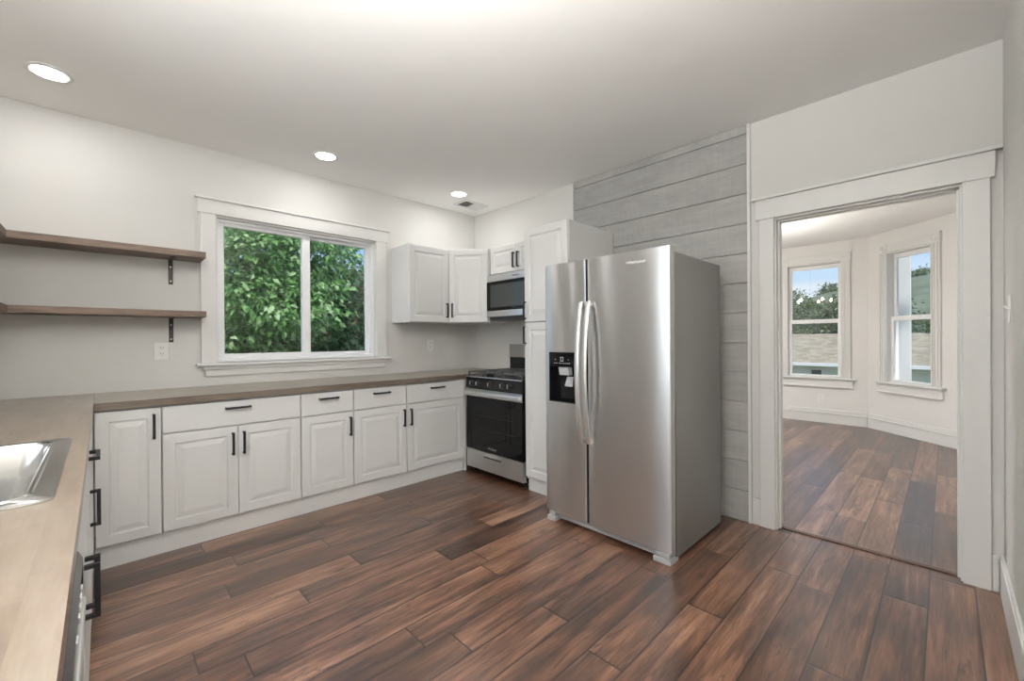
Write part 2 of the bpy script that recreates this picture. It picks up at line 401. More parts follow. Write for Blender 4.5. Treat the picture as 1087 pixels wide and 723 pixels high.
b.box(0, WT, DY1 + 0.02, 0.35, 0, H); b.box(0, WT, YN - WT, DY0 - 0.02, 0, H); b.box(0, WT, DY0 - 0.02, DY1 + 0.02, DZ + 0.02, H)
struct('wall_right', b, 'wall', 'off-white right wall with the cased doorway', 'wall')
SY0, SY1, SZ0, SZ1 = -2.72, -1.60, 1.17, 2.185
b = B(XL - WT, XL, YN - WT, SY0, 0, H); b.box(XL - WT, XL, SY1, 0, 0, H); b.box(XL - WT, XL, SY0, SY1, 0, SZ0); b.box(XL - WT, XL, SY0, SY1, SZ1, H)
struct('wall_left', b, 'wall', 'off-white left wall behind the sink counter', 'wall')
struct('wall_near', B(XL, 0.0, YN - WT, YN, 0, H), 'wall', 'off-white wall at the right edge beside the doorway', 'wall')
# shiplap feature wall
b = MB()
zs = [0.0] + [0.2120 + 0.1995 * k for k in range(13)] + [H - 0.001]
b.box(-0.008, -0.0005, -2.886, -1.44, 0, H - 0.001)
for k in range(len(zs) - 1):
    b.box(-0.020, -0.006, -2.886, -1.44, zs[k] + 0.003, zs[k + 1] - 0.003)
struct('wall_panelling', b, 'shiplap', 'grey washed horizontal shiplap boards behind the fridge', 'wall panelling', 0.0015)
struct('trim_1', B(-0.024, -0.0005, -2.906, -2.8865, 0.0, H - 0.001), 'trim', 'narrow white vertical trim strip at the right end of the grey shiplap', 'trim', 0.002)
# baseboards
struct('baseboard_doorway', B(-0.016, -0.0005, -2.956, -2.907, 0, 0.178), 'trim', 'short white baseboard between shiplap trim and door casing', 'baseboard', 0.003)
struct('baseboard_corner', B(-0.016, -0.0005, YN + 0.018, -3.9645, 0, 0.178), 'trim', 'tiny white baseboard right of the door casing', 'baseboard', 0.003)
b = B(XL + 0.7, -0.001, YN + 0.0005, YN + 0.016, 0, 0.165); b.box(XL + 0.7, -0.001, YN + 0.0005, YN + 0.011, 0.165, 0.18)
struct('baseboard_near', b, 'trim', 'white baseboard along the wall at the right edge', 'baseboard', 0.002)

# doorway casing
d = thing('door_1', 'white cased doorway opening to the bay window room', 'doorway', (0, -3.455, 0), 0, None, 'structure')
def DL(b): b.v = [(x, y + 3.455, z) for x, y, z in b.v]; return b
DL(B(-0.022, -0.0005, -3.042, -2.957, 0, 2.012)).build('side_casing', 'trim', d, 0.003)
DL(B(-0.022, -0.0005, -3.963, -3.868, 0, 2.012)).build('side_casing', 'trim', d, 0.003)
DL(B(-0.027, -0.0005, -3.979, -2.937, 2.012, 2.138)).build('head_casing', 'trim', d, 0.002)
DL(B(-0.045, -0.0005, -4.003, -2.915, 2.138, 2.158)).build('head_cap', 'trim', d, 0.003)
b = MB()
b.box(0.0, WT, DY1, DY1 + 0.0195, 0, DZ); b.box(0.0, WT, DY0 - 0.0195, DY0, 0, DZ); b.box(0.0, WT, DY0 - 0.0195, DY1 + 0.0195, DZ, DZ + 0.0195)
DL(b).build('jamb', 'trim', d, 0.001)
b = MB()
b.box(0.035, 0.075, DY1 - 0.011, DY1, 0, DZ); b.box(0.035, 0.075, DY0, DY0 + 0.011, 0, DZ); b.box(0.035, 0.075, DY0, DY1, DZ - 0.011, DZ)
DL(b).build('door_stop', 'trim', d, 0.002)
tag(B(0.040, 0.072, DY0 + 0.012, DY1 - 0.012, 0, 0.007).build('threshold_strip', 'threshold', None, 0.002), 'thin brown wood threshold strip across the doorway floor', 'threshold')

# ------------------------------------------------------------------ kitchen window (sliding)
w = thing('window_1', 'white trimmed two-pane sliding kitchen window over the counter', 'window', (-1.866, 0, 0), 0, None, 'structure')
def WL(b): b.v = [(x + 1.866, y, z) for x, y, z in b.v]; return b
WL(B(-2.597, WX0 + 0.004, -0.022, -0.0005, 1.081, 2.188)).build('side_casing', 'trim', w, 0.003)
WL(B(WX1 - 0.004, -1.130, -0.022, -0.0005, 1.081, 2.188)).build('side_casing', 'trim', w, 0.003)
WL(B(-2.613, -1.113, -0.026, -0.0005, 2.188, 2.292)).build('head_casing', 'trim', w, 0.002)
WL(B(-2.628, -1.096, -0.042, -0.0005, 2.292, 2.307)).build('head_cap', 'trim', w, 0.003)
WL(B(-2.628, -1.094, -0.062, -0.0005, 1.061, 1.081)).build('stool', 'trim', w, 0.005)
b = B(-2.590, -1.134, -0.036, -0.0005, 1.034, 1.061); b.box(-2.570, -1.154, -0.022, -0.0005, 0.985, 1.034)
WL(b).build('apron', 'trim', w, 0.003)
b = MB()
b.box(WX0, WX0 + 0.012, 0.0, 0.058, WZ0, WZ1); b.box(WX1 - 0.012, WX1, 0.0, 0.058, WZ0, WZ1); b.box(WX0, WX1, 0, 0.058, WZ1 - 0.012, WZ1); b.box(WX0, WX1, 0, 0.058, WZ0 - 0.004, WZ0 + 0.006)
WL(b).build('jamb_lining', 'trim', w)
def frame_mb(x0, x1, z0, z1, wl, wr, wb, wt, y0, y1):
    b = MB()
    b.box(x0, x0 + wl, y0, y1, z0, z1); b.box(x1 - wr, x1, y0, y1, z0, z1)
    b.box(x0 + wl, x1 - wr, y0, y1, z0, z0 + wb); b.box(x0 + wl, x1 - wr, y0, y1, z1 - wt, z1); return b
WL(frame_mb(WX0 + 0.012, WX1 - 0.012, WZ0 + 0.006, WZ1 - 0.012, 0.022, 0.022, 0.026, 0.022, 0.03, 0.13)).build('window_frame', 'vinyl', w, 0.002)
sL = WL(frame_mb(-2.471, -1.812, 1.117, 2.151, 0.030, 0.066, 0.030, 0.026, 0.045, 0.078)).build('sash', 'vinyl', w, 0.003)
WL(B(-2.4415, -1.877, 0.060, 0.064, 1.1465, 2.1255)).build('glass_pane', 'glass', sL)
WL(B(-1.862, -1.850, 0.036, 0.046, 1.26, 1.33)).build('pull_rail', 'vinyl', sL, 0.002)
sR = WL(frame_mb(-1.870, -1.262, 1.117, 2.151, 0.055, 0.030, 0.026, 0.024, 0.083, 0.116)).build('sash', 'vinyl', w, 0.003)
WL(B(-1.8155, -1.2915, 0.098, 0.102, 1.1425, 2.1275)).build('glass_pane', 'glass', sR)

# made-up window over the sink, unseen, there to let the fill light in
w = thing('window_added_5', 'unseen added window over the sink, letting in the fill light', 'window', (XL, SY0, 0), PI / 2, None, 'structure')
sw = SY1 - SY0
b = MB(); b.box(-0.09, 0.004, -0.022, -0.0005, SZ0 - 0.02, SZ1); b.box(sw - 0.004, sw + 0.06, -0.022, -0.0005, SZ0 - 0.02, SZ1); b.box(-0.10, sw + 0.06, -0.026, -0.0005, SZ1, SZ1 + 0.105); b.box(-0.11, sw + 0.065, -0.05, -0.0005, SZ0 - 0.04, SZ0 - 0.02)
b.build('casing', 'trim', w, 0.003)
fr_ = frame_mb(0.001, sw - 0.001, SZ0 + 0.001, SZ1 - 0.001, 0.05, 0.05, 0.05, 0.05, 0.05, 0.11); fr_.box(sw / 2 - 0.03, sw / 2 + 0.03, 0.05, 0.11, SZ0 + 0.05, SZ1 - 0.05)
f_ = fr_.build('sash', 'vinyl', w, 0.002)
b = B(0.051, sw / 2 - 0.031, 0.078, 0.082, SZ0 + 0.051, SZ1 - 0.051); b.box(sw / 2 + 0.031, sw - 0.051, 0.078, 0.082, SZ0 + 0.051, SZ1 - 0.051)
b.build('glass_pane', 'glass', f_)

# ------------------------------------------------------------------ room beyond: bay walls and double-hung windows
def fluted(b, x0, x1, z0, z1):
    b.box(x0, x1, -0.016, -0.0005, z0, z1); w_ = x1 - x0
    for a, c_ in ((0.02, 0.16), (0.27, 0.40), (0.60, 0.73), (0.84, 0.98)):
        b.box(x0 + w_ * a, x0 + w_ * c_, -0.024, -0.015, z0, z1)
def bay_window(name, label, loc, rz, cx, gw):
    """local: x along wall, -y into the room, z up; window hole cx+-(gw/2+.045)"""
    w = thing(name, label, 'window', loc, rz, None, 'structure')
    hw = gw / 2 + 0.045
    x0, x1 = cx - hw, cx + hw
    cw = 0.112
    for a, c_ in ((x0 - cw + 0.006, x0 + 0.006), (x1 - 0.006, x1 + cw - 0.006)):
        b = MB(); fluted(b, a, c_, 0.66, 2.315); b.build('side_casing', 'trim', w, 0.002)
        b = MB(); b.box(a - 0.004, c_ + 0.004, -0.03, -0.0005, 2.315, 2.44)
        m_ = (a + c_) / 2
        b.loops([[(m_ + r * math.cos(2 * PI * k / 20), y, 2.377 + r * math.sin(2 * PI * k / 20)) for k in range(20)] for r, y in ((0.045, -0.03), (0.043, -0.036), (0.034, -0.036), (0.03, -0.031), (0.016, -0.031), (0.012, -0.037))], False, True)
        b.build('corner_block', 'trim', w, 0.0015)
    b = B(x0 + 0.006 + 0.004, x1 - 0.006 - 0.004, -0.016, -0.0005, 2.318, 2.436)
    for a, c_ in ((2.322, 2.338), (2.352, 2.366), (2.39, 2.404), (2.418, 2.434)): b.box(x0 + 0.01, x1 - 0.01, -0.024, -0.015, a, c_)
    b.build('head_casing', 'trim', w, 0.002)
    B(x0 - cw - 0.045, x1 + cw + 0.045, -0.06, -0.0005, 0.634, 0.66).build('stool', 'trim', w, 0.006)
    b = B(x0 - cw - 0.012, x1 + cw + 0.012, -0.022, -0.0005, 0.515, 0.634); b.box(x0 - cw - 0.012, x1 + cw + 0.012, -0.034, -0.02, 0.515, 0.535); b.box(x0 - cw - 0.012, x1 + cw + 0.012, -0.03, -0.02, 0.61, 0.634)
    b.build('apron', 'trim', w, 0.003)
    b = MB()
    b.box(x0, x0 + 0.008, 0.0, 0.13, 0.66, 2.32); b.box(x1 - 0.008, x1, 0.0, 0.13, 0.66, 2.32); b.box(x0, x1, 0, 0.13, 2.305, 2.32); b.box(x0, x1, 0, 0.13, 0.645, 0.668)
    b.build('jamb_lining', 'trim', w)
    s = frame_mb(x0 + 0.008, x1 - 0.008, 0.668, 1.50, 0.037, 0.037, 0.022, 0.055, 0.035, 0.065).build('lower_sash', 'vinyl', w, 0.003)
    B(x0 + 0.0455, x1 - 0.0455, 0.048, 0.052, 0.6905, 1.4445).build('glass_pane', 'glass', s)
    s = frame_mb(x0 + 0.008, x1 - 0.008, 1.455, 2.304, 0.037, 0.037, 0.05, 0.06, 0.072, 0.102).build('upper_sash', 'vinyl', w, 0.003)
    B(x0 + 0.0455, x1 - 0.0455, 0.085, 0.089, 1.5055, 2.2435).build('glass_pane', 'glass', s)
    return (x0, x1)
def wall_hole(b, L0, L1, x0, x1):
    b.box(L0, x0, 0, WT, 0, FH); b.box(x1, L1, 0, WT, 0, FH); b.box(x0, x1, 0, WT, 0, 0.645); b.box(x0, x1, 0, WT, 2.32, FH)
def xf(b, loc, rz):
    c, s = math.cos(rz), math.sin(rz)
    b.v = [(loc[0] + c * x - s * y, loc[1] + s * x + c * y, z + (loc[2] if len(loc) > 2 else 0)) for x, y, z in b.v]; return b
def base_profile(L0, L1):
    b = B(L0, L1, -0.016, -0.0005, 0, 0.155); b.box(L0, L1, -0.024, -0.0005, 0.13, 0.15); b.box(L0, L1, -0.018, -0.0005, 0.155, 0.175); b.box(L0, L1, -0.012, -0.0005, 0.175, 0.195)
    return b
# centre bay wall, local x runs to -Y
locC, rzC = (FX1, FY1 + 1.235, 0), -PI / 2
x0, x1 = bay_window('window_2', 'white fluted double-hung window straight ahead through the doorway, left one', locC, rzC, 0.622, 0.562)
b = MB(); wall_hole(b, 0, 1.235, x0, x1); struct('wall_bay_centre', xf(b, locC, rzC), 'baypaint', 'off-white centre bay wall with the left window', 'wall')
struct('baseboard_bay_centre', xf(base_profile(0.0, 1.228), locC, rzC), 'trim', 'tall white moulded baseboard under the left bay window', 'baseboard', 0.003)
# angled bay wall on the right: local x runs along BD, interior side is -y
locR, rzR = (FX1, FY1, 0), BAY_A
# for rz = 226deg local +y is (0.72,-0.69) -> outward
x0, x1 = bay_window('window_3', 'white fluted double-hung window on the angled bay wall, right one', locR, rzR, 0.60, 0.49)
b = MB(); wall_hole(b, 0, 1.26, x0, x1); struct('wall_bay_right', xf(b, locR, rzR), 'baypaint', 'off-white angled bay wall with the right window', 'wall')
struct('baseboard_bay_right', xf(base_profile(0.008, 1.25), locR, rzR), 'trim', 'tall white moulded baseboard under the right bay window', 'baseboard', 0.003)
# third, mirrored bay wall (behind the doorway's left jamb)
A3 = math.radians(-46)
e3 = Vector((FX1, FY1 + 1.235)); s3 = e3 - Vector((math.cos(A3), math.sin(A3))) * 1.26
locM, rzM = (s3.x, s3.y, 0), A3
x0, x1 = bay_window('window_4', 'white fluted double-hung window on the far angled bay wall, hidden behind the left jamb', locM, rzM, 0.66, 0.49)
b = MB(); wall_hole(b, 0, 1.26, x0, x1); struct('wall_bay_left', xf(b, locM, rzM), 'baypaint', 'off-white angled bay wall on the left side', 'wall')
struct('wall_bay_near', B(WT, bay_end.x, bay_end.y - WT, bay_end.y, 0, FH), 'baypaint', 'off-white side wall of the bay room, right', 'wall')
b = B(WT, s3.x + 0.05, 0.2, 0.34, 0, FH); b.box(s3.x, s3.x + WT, s3.y, 0.2, 0, FH)
struct('wall_bay_far', b, 'baypaint', 'off-white side wall of the bay room, left', 'wall')

# ------------------------------------------------------------------ cabinet parts
def door_mb(x0, x1, z0, z1, t=0.02, stile=0.056, panel=True):
    lp = [(0, 0.0), (0, -t + 0.005), (0.0015, -t + 0.0015), (0.005, -t)]
    if panel:
        lp += [(stile, -t), (stile + 0.004, -t + 0.0045), (stile + 0.010, -t + 0.0065), (stile + 0.013, -t + 0.0065), (stile + 0.036, -t + 0.0015), (stile + 0.039, -t + 0.0005)]
    b = MB()
    b.loops([[(x0 + i, y, z0 + i), (x1 - i, y, z0 + i), (x1 - i, y, z1 - i), (x0 + i, y, z1 - i)] for i, y in lp])
    return b
def handle_mb(cx, cz, vertical, y0=-0.02, L=0.142):
    b = MB(); h = L / 2; s = 0.0065
    if vertical:
        b.box(cx - s, cx + s, y0 - 0.031, y0 - 0.019, cz - h, cz + h)
        for q in (-1, 1): b.box(cx - s, cx + s, y0 - 0.020, y0, cz + q * h - (0.011 if q > 0 else 0), cz + q * h + (0.011 if q < 0 else 0))
    else:
        b.box(cx - h, cx + h, y0 - 0.031, y0 - 0.019, cz - s, cz + s)
        for q in (-1, 1): b.box(cx + q * h - (0.011 if q > 0 else 0), cx + q * h + (0.011 if q < 0 else 0), y0 - 0.020, y0, cz - s, cz + s)
    return b
def add_door(root, x0, x1, z0, z1, hx=None, hz=None, stile=0.056):
    d = door_mb(x0, x1, z0, z1, stile=stile).build('door', 'cab', root)
    if hx is not None: handle_mb(hx, hz, True).build('handle', 'black', d, 0.001)
    return d
def add_drawer(root, x0, x1, z0, z1, hx=None):
    d = door_mb(x0, x1, z0, z1, panel=False).build('drawer', 'cab', root)
    if hx is not None: handle_mb(hx, (z0 + z1) / 2 + 0.035 - 0.0, False).build('handle', 'black', d, 0.001)
    return d
g = 0.0025
BY = -0.605
GB = 'white base cabinets along the back wall'
# back run: x ranges measured along the wall
def base_unit(name, label, xa, xb, layout, hx=None, group=GB, loc=None, rz=0, depth=0.60):
    r = thing(name, label, 'cabinet', loc or (xa, BY, 0), rz, group)
    w_ = xb - xa
    B(0.0005, w_ - 0.0005, 0, depth, 0.104, 0.872).build('body', 'cab', r)
    if layout == 'door':
        add_door(r, g, w_ - g, 0.128, 0.862, w_ - 0.034, 0.756)
    elif layout == 'wide':
        add_drawer(r, g, w_ - g, 0.703, 0.862, w_ / 2); c = w_ / 2
        add_door(r, g, c - 0.0015, 0.128, 0.697, c - 0.030, 0.588); add_door(r, c + 0.0015, w_ - g, 0.128, 0.697, c + 0.030, 0.588)
    elif layout == 'right':
        add_drawer(r, g, w_ - g, 0.703, 0.862, w_ / 2); add_door(r, g, w_ - g, 0.128, 0.697, w_ - 0.030, 0.588)
    elif layout == 'left':
        add_drawer(r, g, w_ - g, 0.703, 0.862, w_ / 2); add_door(r, g, w_ - g, 0.128, 0.697, 0.034, 0.588)
    return r
base_unit('base_cabinet', 'narrow white base cabinet with one full-height door in the left corner', -3.1525, -2.871, 'door')
base_unit('base_cabinet', 'widest white base cabinet with two doors under one long drawer, below the window', -2.870, -2.1095, 'wide')
base_unit('base_cabinet', 'narrow white base cabinet with one drawer and door, right of the two-door cabinet', -2.1085, -1.728, 'right')
base_unit('base_cabinet', 'white base cabinet with handle on its right, second from the stove', -1.727, -1.2685, 'right')
base_unit('base_cabinet', 'white base cabinet with handle on its left, next to the stove', -1.2675, -0.657, 'left')
tag(B(-3.1525, -0.660, -0.598, -0.585, 0, 0.1035).build('toe_kick_board', 'cab', None, 0.001), 'long white toe kick board under the back wall cabinets', 'toe kick')
tag(B(-0.656, -0.634, -0.622, -0.30, 0, 0.872).build('filler_strip', 'cab', None, 0.001), 'narrow white filler strip between last base cabinet and stove', 'filler strip')

# left run under the sink counter (faces +X)
LX = -3.1745
def left_unit(name, label, ya, yb, layout):
    r = thing(name, label, 'cabinet', (LX, ya, 0), PI / 2, 'white cabinets under the sink counter')
    w_ = yb - ya
    if layout == 'sink':
        b = B(0.0005, 0.018, 0, 0.56, 0.104, 0.872); b.box(w_ - 0.018, w_ - 0.0005, 0, 0.56, 0.104, 0.872); b.box(0.018, w_ - 0.018, 0, 0.56, 0.104, 0.122); b.box(0.018, w_ - 0.018, 0.545, 0.56, 0.122, 0.872); b.box(0.018, w_ - 0.018, 0, 0.012, 0.122, 0.872)
    else:
        b = B(0.0005, w_ - 0.0005, 0, 0.56, 0.104, 0.872)
    b.box(0.0005, w_ - 0.0005, 0.05, 0.06, 0.0, 0.104)
    b.build('body', 'cab', r)
    if layout == 'unit':
        add_drawer(r, g, w_ - g, 0.703, 0.862, w_ / 2); add_door(r, g, w_ - g, 0.128, 0.697, w_ - 0.04, 0.588)
    if layout == 'sink':
        add_drawer(r, g, w_ - g, 0.703, 0.862); c = w_ / 2
        add_door(r, g, c - 0.0015, 0.128, 0.697, c - 0.030, 0.588); add_door(r, c + 0.0015, w_ - g, 0.128, 0.697, c + 0.030, 0.588)
    if layout == 'blind':
        B(0.003, w_ - 0.003, -0.02, -0.0005, 0.105, 0.866).build('filler_panel', 'cab', r, 0.001)
    return r
left_unit('base_cabinet', 'blank white corner cabinet under the far end of the sink counter', -1.420, -0.632, 'blind')
left_unit('base_cabinet', 'white drawer and door cabinet between sink and corner, edge-on at left', -1.719, -1.421, 'unit')
left_unit('sink_cabinet', 'white two-door cabinet under the steel sink, edge-on at left', -2.700, -1.720, 'sink')
tag(B(-3.745, -3.172, -3.345, -3.320, 0, 0.872).build('end_panel', 'cab', None, 0.001), 'white end panel beside the dishwasher at the near end of the counter', 'panel')

# dishwasher
r = thing('dishwasher', 'stainless dishwasher with black top controls, under the sink counter at lower left', 'dishwasher', (-3.178, -3.316, 0), PI / 2)
wd = 0.612
B(0.003, wd - 0.003, 0.0, 0.55, 0.10, 0.868).build('tub', 'darkgrey', r)
B(0.003, wd - 0.003, 0.04, 0.055, 0.0, 0.10).build('toe_panel', 'black', r)
dd = B(0.004, wd - 0.004, -0.032, -0.0005, 0.115, 0.775).build('door', 'steel', r, 0.004)
b = MB(); b.loops([[(x, y, z) for y, z in ((-0.0005, 0.792), (-0.034, 0.792), (-0.034, 0.850), (-0.026, 0.866), (-0.0005, 0.864))] for x in (0.004, wd - 0.004)])
cp = b.build('control_panel', 'blackgloss', r, 0.002)
for k in range(4): B(wd - 0.10 - 0.035 * k, wd - 0.082 - 0.035 * k, -0.0352, -0.0335, 0.824, 0.832).build('button', 'print', cp)
B(wd - 0.285, wd - 0.262, -0.0352, -0.0335, 0.821, 0.835).build('button', 'print', cp)
b = MB(); b.loops([[(x, y, z) for y, z in ((-0.031, 0.745), (-0.036, 0.748), (-0.038, 0.780), (-0.036, 0.785), (-0.031, 0.785))] for x in (0.02, wd - 0.02)])
b.build('handle', 'handlesteel', dd, 0.002)

# ------------------------------------------------------------------ countertops
CT, CZ = 0.9145, 0.8735
sx0, sx1, sy0, sy1 = -3.715, -3.225, -2.515, -1.745     # sink cut-out
b = MB()
b.box(XL + 0.002, sx0, -3.345, -0.002, CZ, CT); b.box(sx1, -3.1505, -3.345, -0.002, CZ, CT)
b.box(sx0, sx1, -3.345, sy0, CZ, CT); b.box(sx0, sx1, sy1, -0.002, CZ, CT)
tag(b.build('countertop', 'counter', None), 'tan butcher block countertop holding the steel sink', 'countertop')
t = thing('countertop', 'butcher block countertop with shade-darkened edge along the back wall under the window', 'countertop', (-1.8, -0.32, CZ))
B(-1.3495, 1.7985, -0.320, 0.318, 0.0, CT - CZ).build('slab', 'counter2', t)
o = B(-1.3495, 1.155, -0.3245, -0.3203, 0.0, CT - CZ).build('front_edge', 'edge', t); o['label'] = 'front edge with its shade put into the colour'

# sink
r = thing('kitchen_sink', 'stainless drop-in kitchen sink set in the butcher block at lower left', 'sink', (-3.47, -2.13, CT))
def rrect(x0, x1, y0, y1, r, n=6):
    P = []
    for cx, cy, a0 in ((x1 - r, y1 - r, 0), (x0 + r, y1 - r, PI / 2), (x0 + r, y0 + r, PI), (x1 - r, y0 + r, 1.5 * PI)):
        P += [(cx + r * math.cos(a0 + PI / 2 * k / n), cy + r * math.sin(a0 + PI / 2 * k / n)) for k in range(n + 1)]
    return P
def sk(ins, rad, z, back=0.0): return [(x, y, z) for x, y in rrect(-0.280 + ins + back, 0.280 - ins, -0.398 + ins, 0.398 - ins, rad)]
b = MB()
b.loops([sk(0.0, 0.03, 0.0005), sk(0.0, 0.03, 0.004), sk(0.004, 0.028, 0.0065), sk(0.034, 0.05, 0.0055), sk(0.037, 0.05, 0.0085), sk(0.043, 0.05, 0.0075), sk(0.050, 0.055, -0.004, 0.04), sk(0.062, 0.06, -0.10, 0.04), sk(0.070, 0.07, -0.165, 0.04), sk(0.10, 0.07, -0.185, 0.04), sk(0.2, 0.05, -0.190, 0.04)], False, True)
b.build('bowl', 'sinksteel', r, 0, True)
MB().lathe([(0.045, 0.0), (0.045, 0.004), (0.036, 0.004), (0.030, 0.0015)], (0.02, 0, -0.190), 24).build('drain', 'handlesteel', r, 0, True)

# ------------------------------------------------------------------ upper cabinets
GU = 'white wall cabinets in the corner'
r = thing('wall_cabinet', 'white upper cabinet between window and corner, full-height single door', 'cabinet', (-1.062, -0.31, 0), 0, GU)
B(0, 0.451, 0, 0.308, 1.412, 2.147).build('body', 'cab', r, 0.001)
add_door(r, 0.003, 0.449, 1.415, 2.144, 0.451 - 0.032, 1.534)
ax, ay, bx, by = -0.609, -0.318, -0.352, -0.640
ang = math.atan2(by - ay, bx - ax); dl = math.hypot(bx - ax, by - ay)
r = thing('wall_cabinet', 'white upper corner cabinet set diagonally, left of the microwave', 'cabinet', (ax, ay, 0), ang, GU)
def w2l(p):
    dx, dy = p[0] - ax, p[1] - ay; c, s = math.cos(ang), math.sin(ang); return (c * dx + s * dy, -s * dx + c * dy)
poly = [w2l(p) for p in ((-0.610, -0.002), (-0.610, ay), (ax, ay), (bx, by), (bx + 0.004, -0.655), (-0.002, -0.655), (-0.002, -0.002))]
poly = [poly[0], poly[2], poly[3], poly[4], poly[5], poly[6]]
MB().prism(poly, 1.412, 2.147).build('body', 'cab', r, 0.001)
add_door(r, 0.012, dl - 0.006, 1.415, 2.144, 0.048, 1.534)
r = thing('wall_cabinet', 'short white two-door upper cabinet above the microwave', 'cabinet', (-0.328, -0.659, 0), -PI / 2, GU)
B(0, 0.740, 0, 0.326, 1.872, 2.147).build('body', 'cab', r, 0.001)
add_door(r, 0.003, 0.3685, 1.882, 2.144, 0.342, 1.985, 0.05); add_door(r, 0.3715, 0.737, 1.882, 2.144, 0.398, 1.985, 0.05)
# tall pantry cabinet
r = thing('pantry_cabinet', 'tall white two-door pantry cabinet between stove and refrigerator', 'cabinet', (-0.620, -1.410, 0), -PI / 2)
B(0, 0.448, 0, 0.596, 0.104, 2.135).build('body', 'cab', r, 0.001)
B(0, 0.448, 0.02, 0.032, 0.0, 0.1035).build('toe_kick', 'cab', r)
add_door(r, 0.003, 0.445, 0.125, 1.374, 0.016, 1.275); add_door(r, 0.003, 0.445, 1.382, 2.132, 0.016, 1.478)

# ------------------------------------------------------------------ microwave
r = thing('microwave', 'stainless over-the-range microwave with dark glass door', 'microwave', (-0.392, -0.659, 1.442), -PI / 2)
mw = 0.742
B(0.002, mw - 0.002, 0.03, 0.385, 0.0, 0.425).build('housing', 'darkgrey', r, 0.002)
B(0.0, mw, 0.0, 0.03, 0.360, 0.422).build('vent_band', 'steel', r, 0.003)
text_part('logo', 'Whirlpool', 0.022, 'darkgrey', r, (0.40, -0.0005, 0.392), (PI / 2, 0, 0))
d = B(0.0, 0.58, -0.004, 0.03, 0.078, 0.3585).build('door', 'blackgloss', r, 0.003)
b = frame_mb(0.03, 0.55, 0.10, 0.335, 0.0, 0.0, 0.0, 0.0, 0, 0) if False else MB().box(0.055, 0.52, -0.0048, -0.0035, 0.11, 0.325)
b.build('window_mesh', pmat('microwave_window', (0.045, 0.05, 0.047), 0.12, noise=0.1), d)
B(0.582, mw, -0.004, 0.03, 0.078, 0.3585).build('control_panel', 'blackgloss', r, 0.003)
B(0.0, mw, -0.006, 0.03, 0.018, 0.077).build('bottom_band', 'steel', r, 0.004)
B(0.02, mw - 0.02, 0.02, 0.34, -0.010, -0.0005).build('bottom_grille', 'black', r)

# ------------------------------------------------------------------ gas range
r = thing('gas_range', 'stainless and black freestanding gas stove between counter and pantry', 'stove', (-0.640, -0.660, 0), -PI / 2)
rw = 0.740
B(0.002, rw - 0.002, 0.022, 0.60, 0.045, 0.893).build('body', 'blackenam', r, 0.003)
for x in (0.045, rw - 0.045):
    for y in (0.06, 0.55): MB().lathe([(0.014, 0.045), (0.014, 0.014), (0.022, 0.012), (0.022, 0.0)], (x, y, 0), 14).build('foot', 'black', r, 0, True)
od = B(0.002, rw - 0.002, -0.018, 0.021, 0.234, 0.792).build('oven_door', 'blackgloss', r, 0.004)
o = B(0.09, rw - 0.09, -0.0186, -0.0175, 0.32, 0.65).build('oven_window', pmat('oven_window_glass', (0.006, 0.006, 0.006), 0.05, spec=0.2, noise=0.2), od)
for zz in (0.43, 0.55): B(0.10, rw - 0.10, -0.0189, -0.0185, zz, zz + 0.003).build('rack_line', pmat('rack_sheen', (0.03, 0.03, 0.03), 0.3, noise=0.1), od)
text_part('logo', 'Whirlpool', 0.026, 'logo', od, (rw / 2 - 0.01, -0.0185, 0.272), (PI / 2, 0, 0))
B(0.004, rw - 0.004, -0.0195, -0.0172, 0.722, 0.790).build('trim_band', 'steel', od, 0.001)
b = MB()
prof = [(-0.052, 0.732), (-0.062, 0.742), (-0.064, 0.757), (-0.060, 0.770), (-0.050, 0.775), (-0.047, 0.755)]
b.loops([[(x, y, z) for y, z in prof] for x in (0.012, rw - 0.012)])
for x in (0.018, rw - 0.046): b.box(x, x + 0.028, -0.05, -0.018, 0.740, 0.768)
b.build('handle', 'handlesteel', od, 0.002)
# control panel, tilted
b = MB(); b.loops([[(x, y, z) for y, z in ((0.02, 0.797), (-0.022, 0.797), (-0.014, 0.893), (0.02, 0.893))] for x in (0.001, rw - 0.001)])
cp = b.build('control_panel', 'blackenam', r, 0.003)
for x in (0.090, 0.178, 0.340, 0.500, 0.590):
    kb = MB()
    kb.loops([[(x + q * math.cos(2 * PI * k / 20), y, 0.845 + q * math.sin(2 * PI * k / 20)) for k in range(20)] for q, y in ((0.024, -0.0175), (0.024, -0.022), (0.020, -0.030), (0.018, -0.042), (0.015, -0.045))])
    kn = kb.build('knob', 'black', cp, 0, True)
    o = B(x - 0.004, x + 0.004, -0.050, -0.044, 0.829, 0.861).build('grip', 'handlesteel', kn, 0.001)
    b = MB(); b.loops([[(x + q * math.cos(2 * PI * k / 20), y, 0.845 + q * math.sin(2 * PI * k / 20)) for k in range(20)] for q, y in ((0.0265, -0.0165), (0.0265, -0.019), (0.0245, -0.0205), (0.0235, -0.019))], False, False)
    b.build('bezel', 'darkgrey', kn, 0, True)
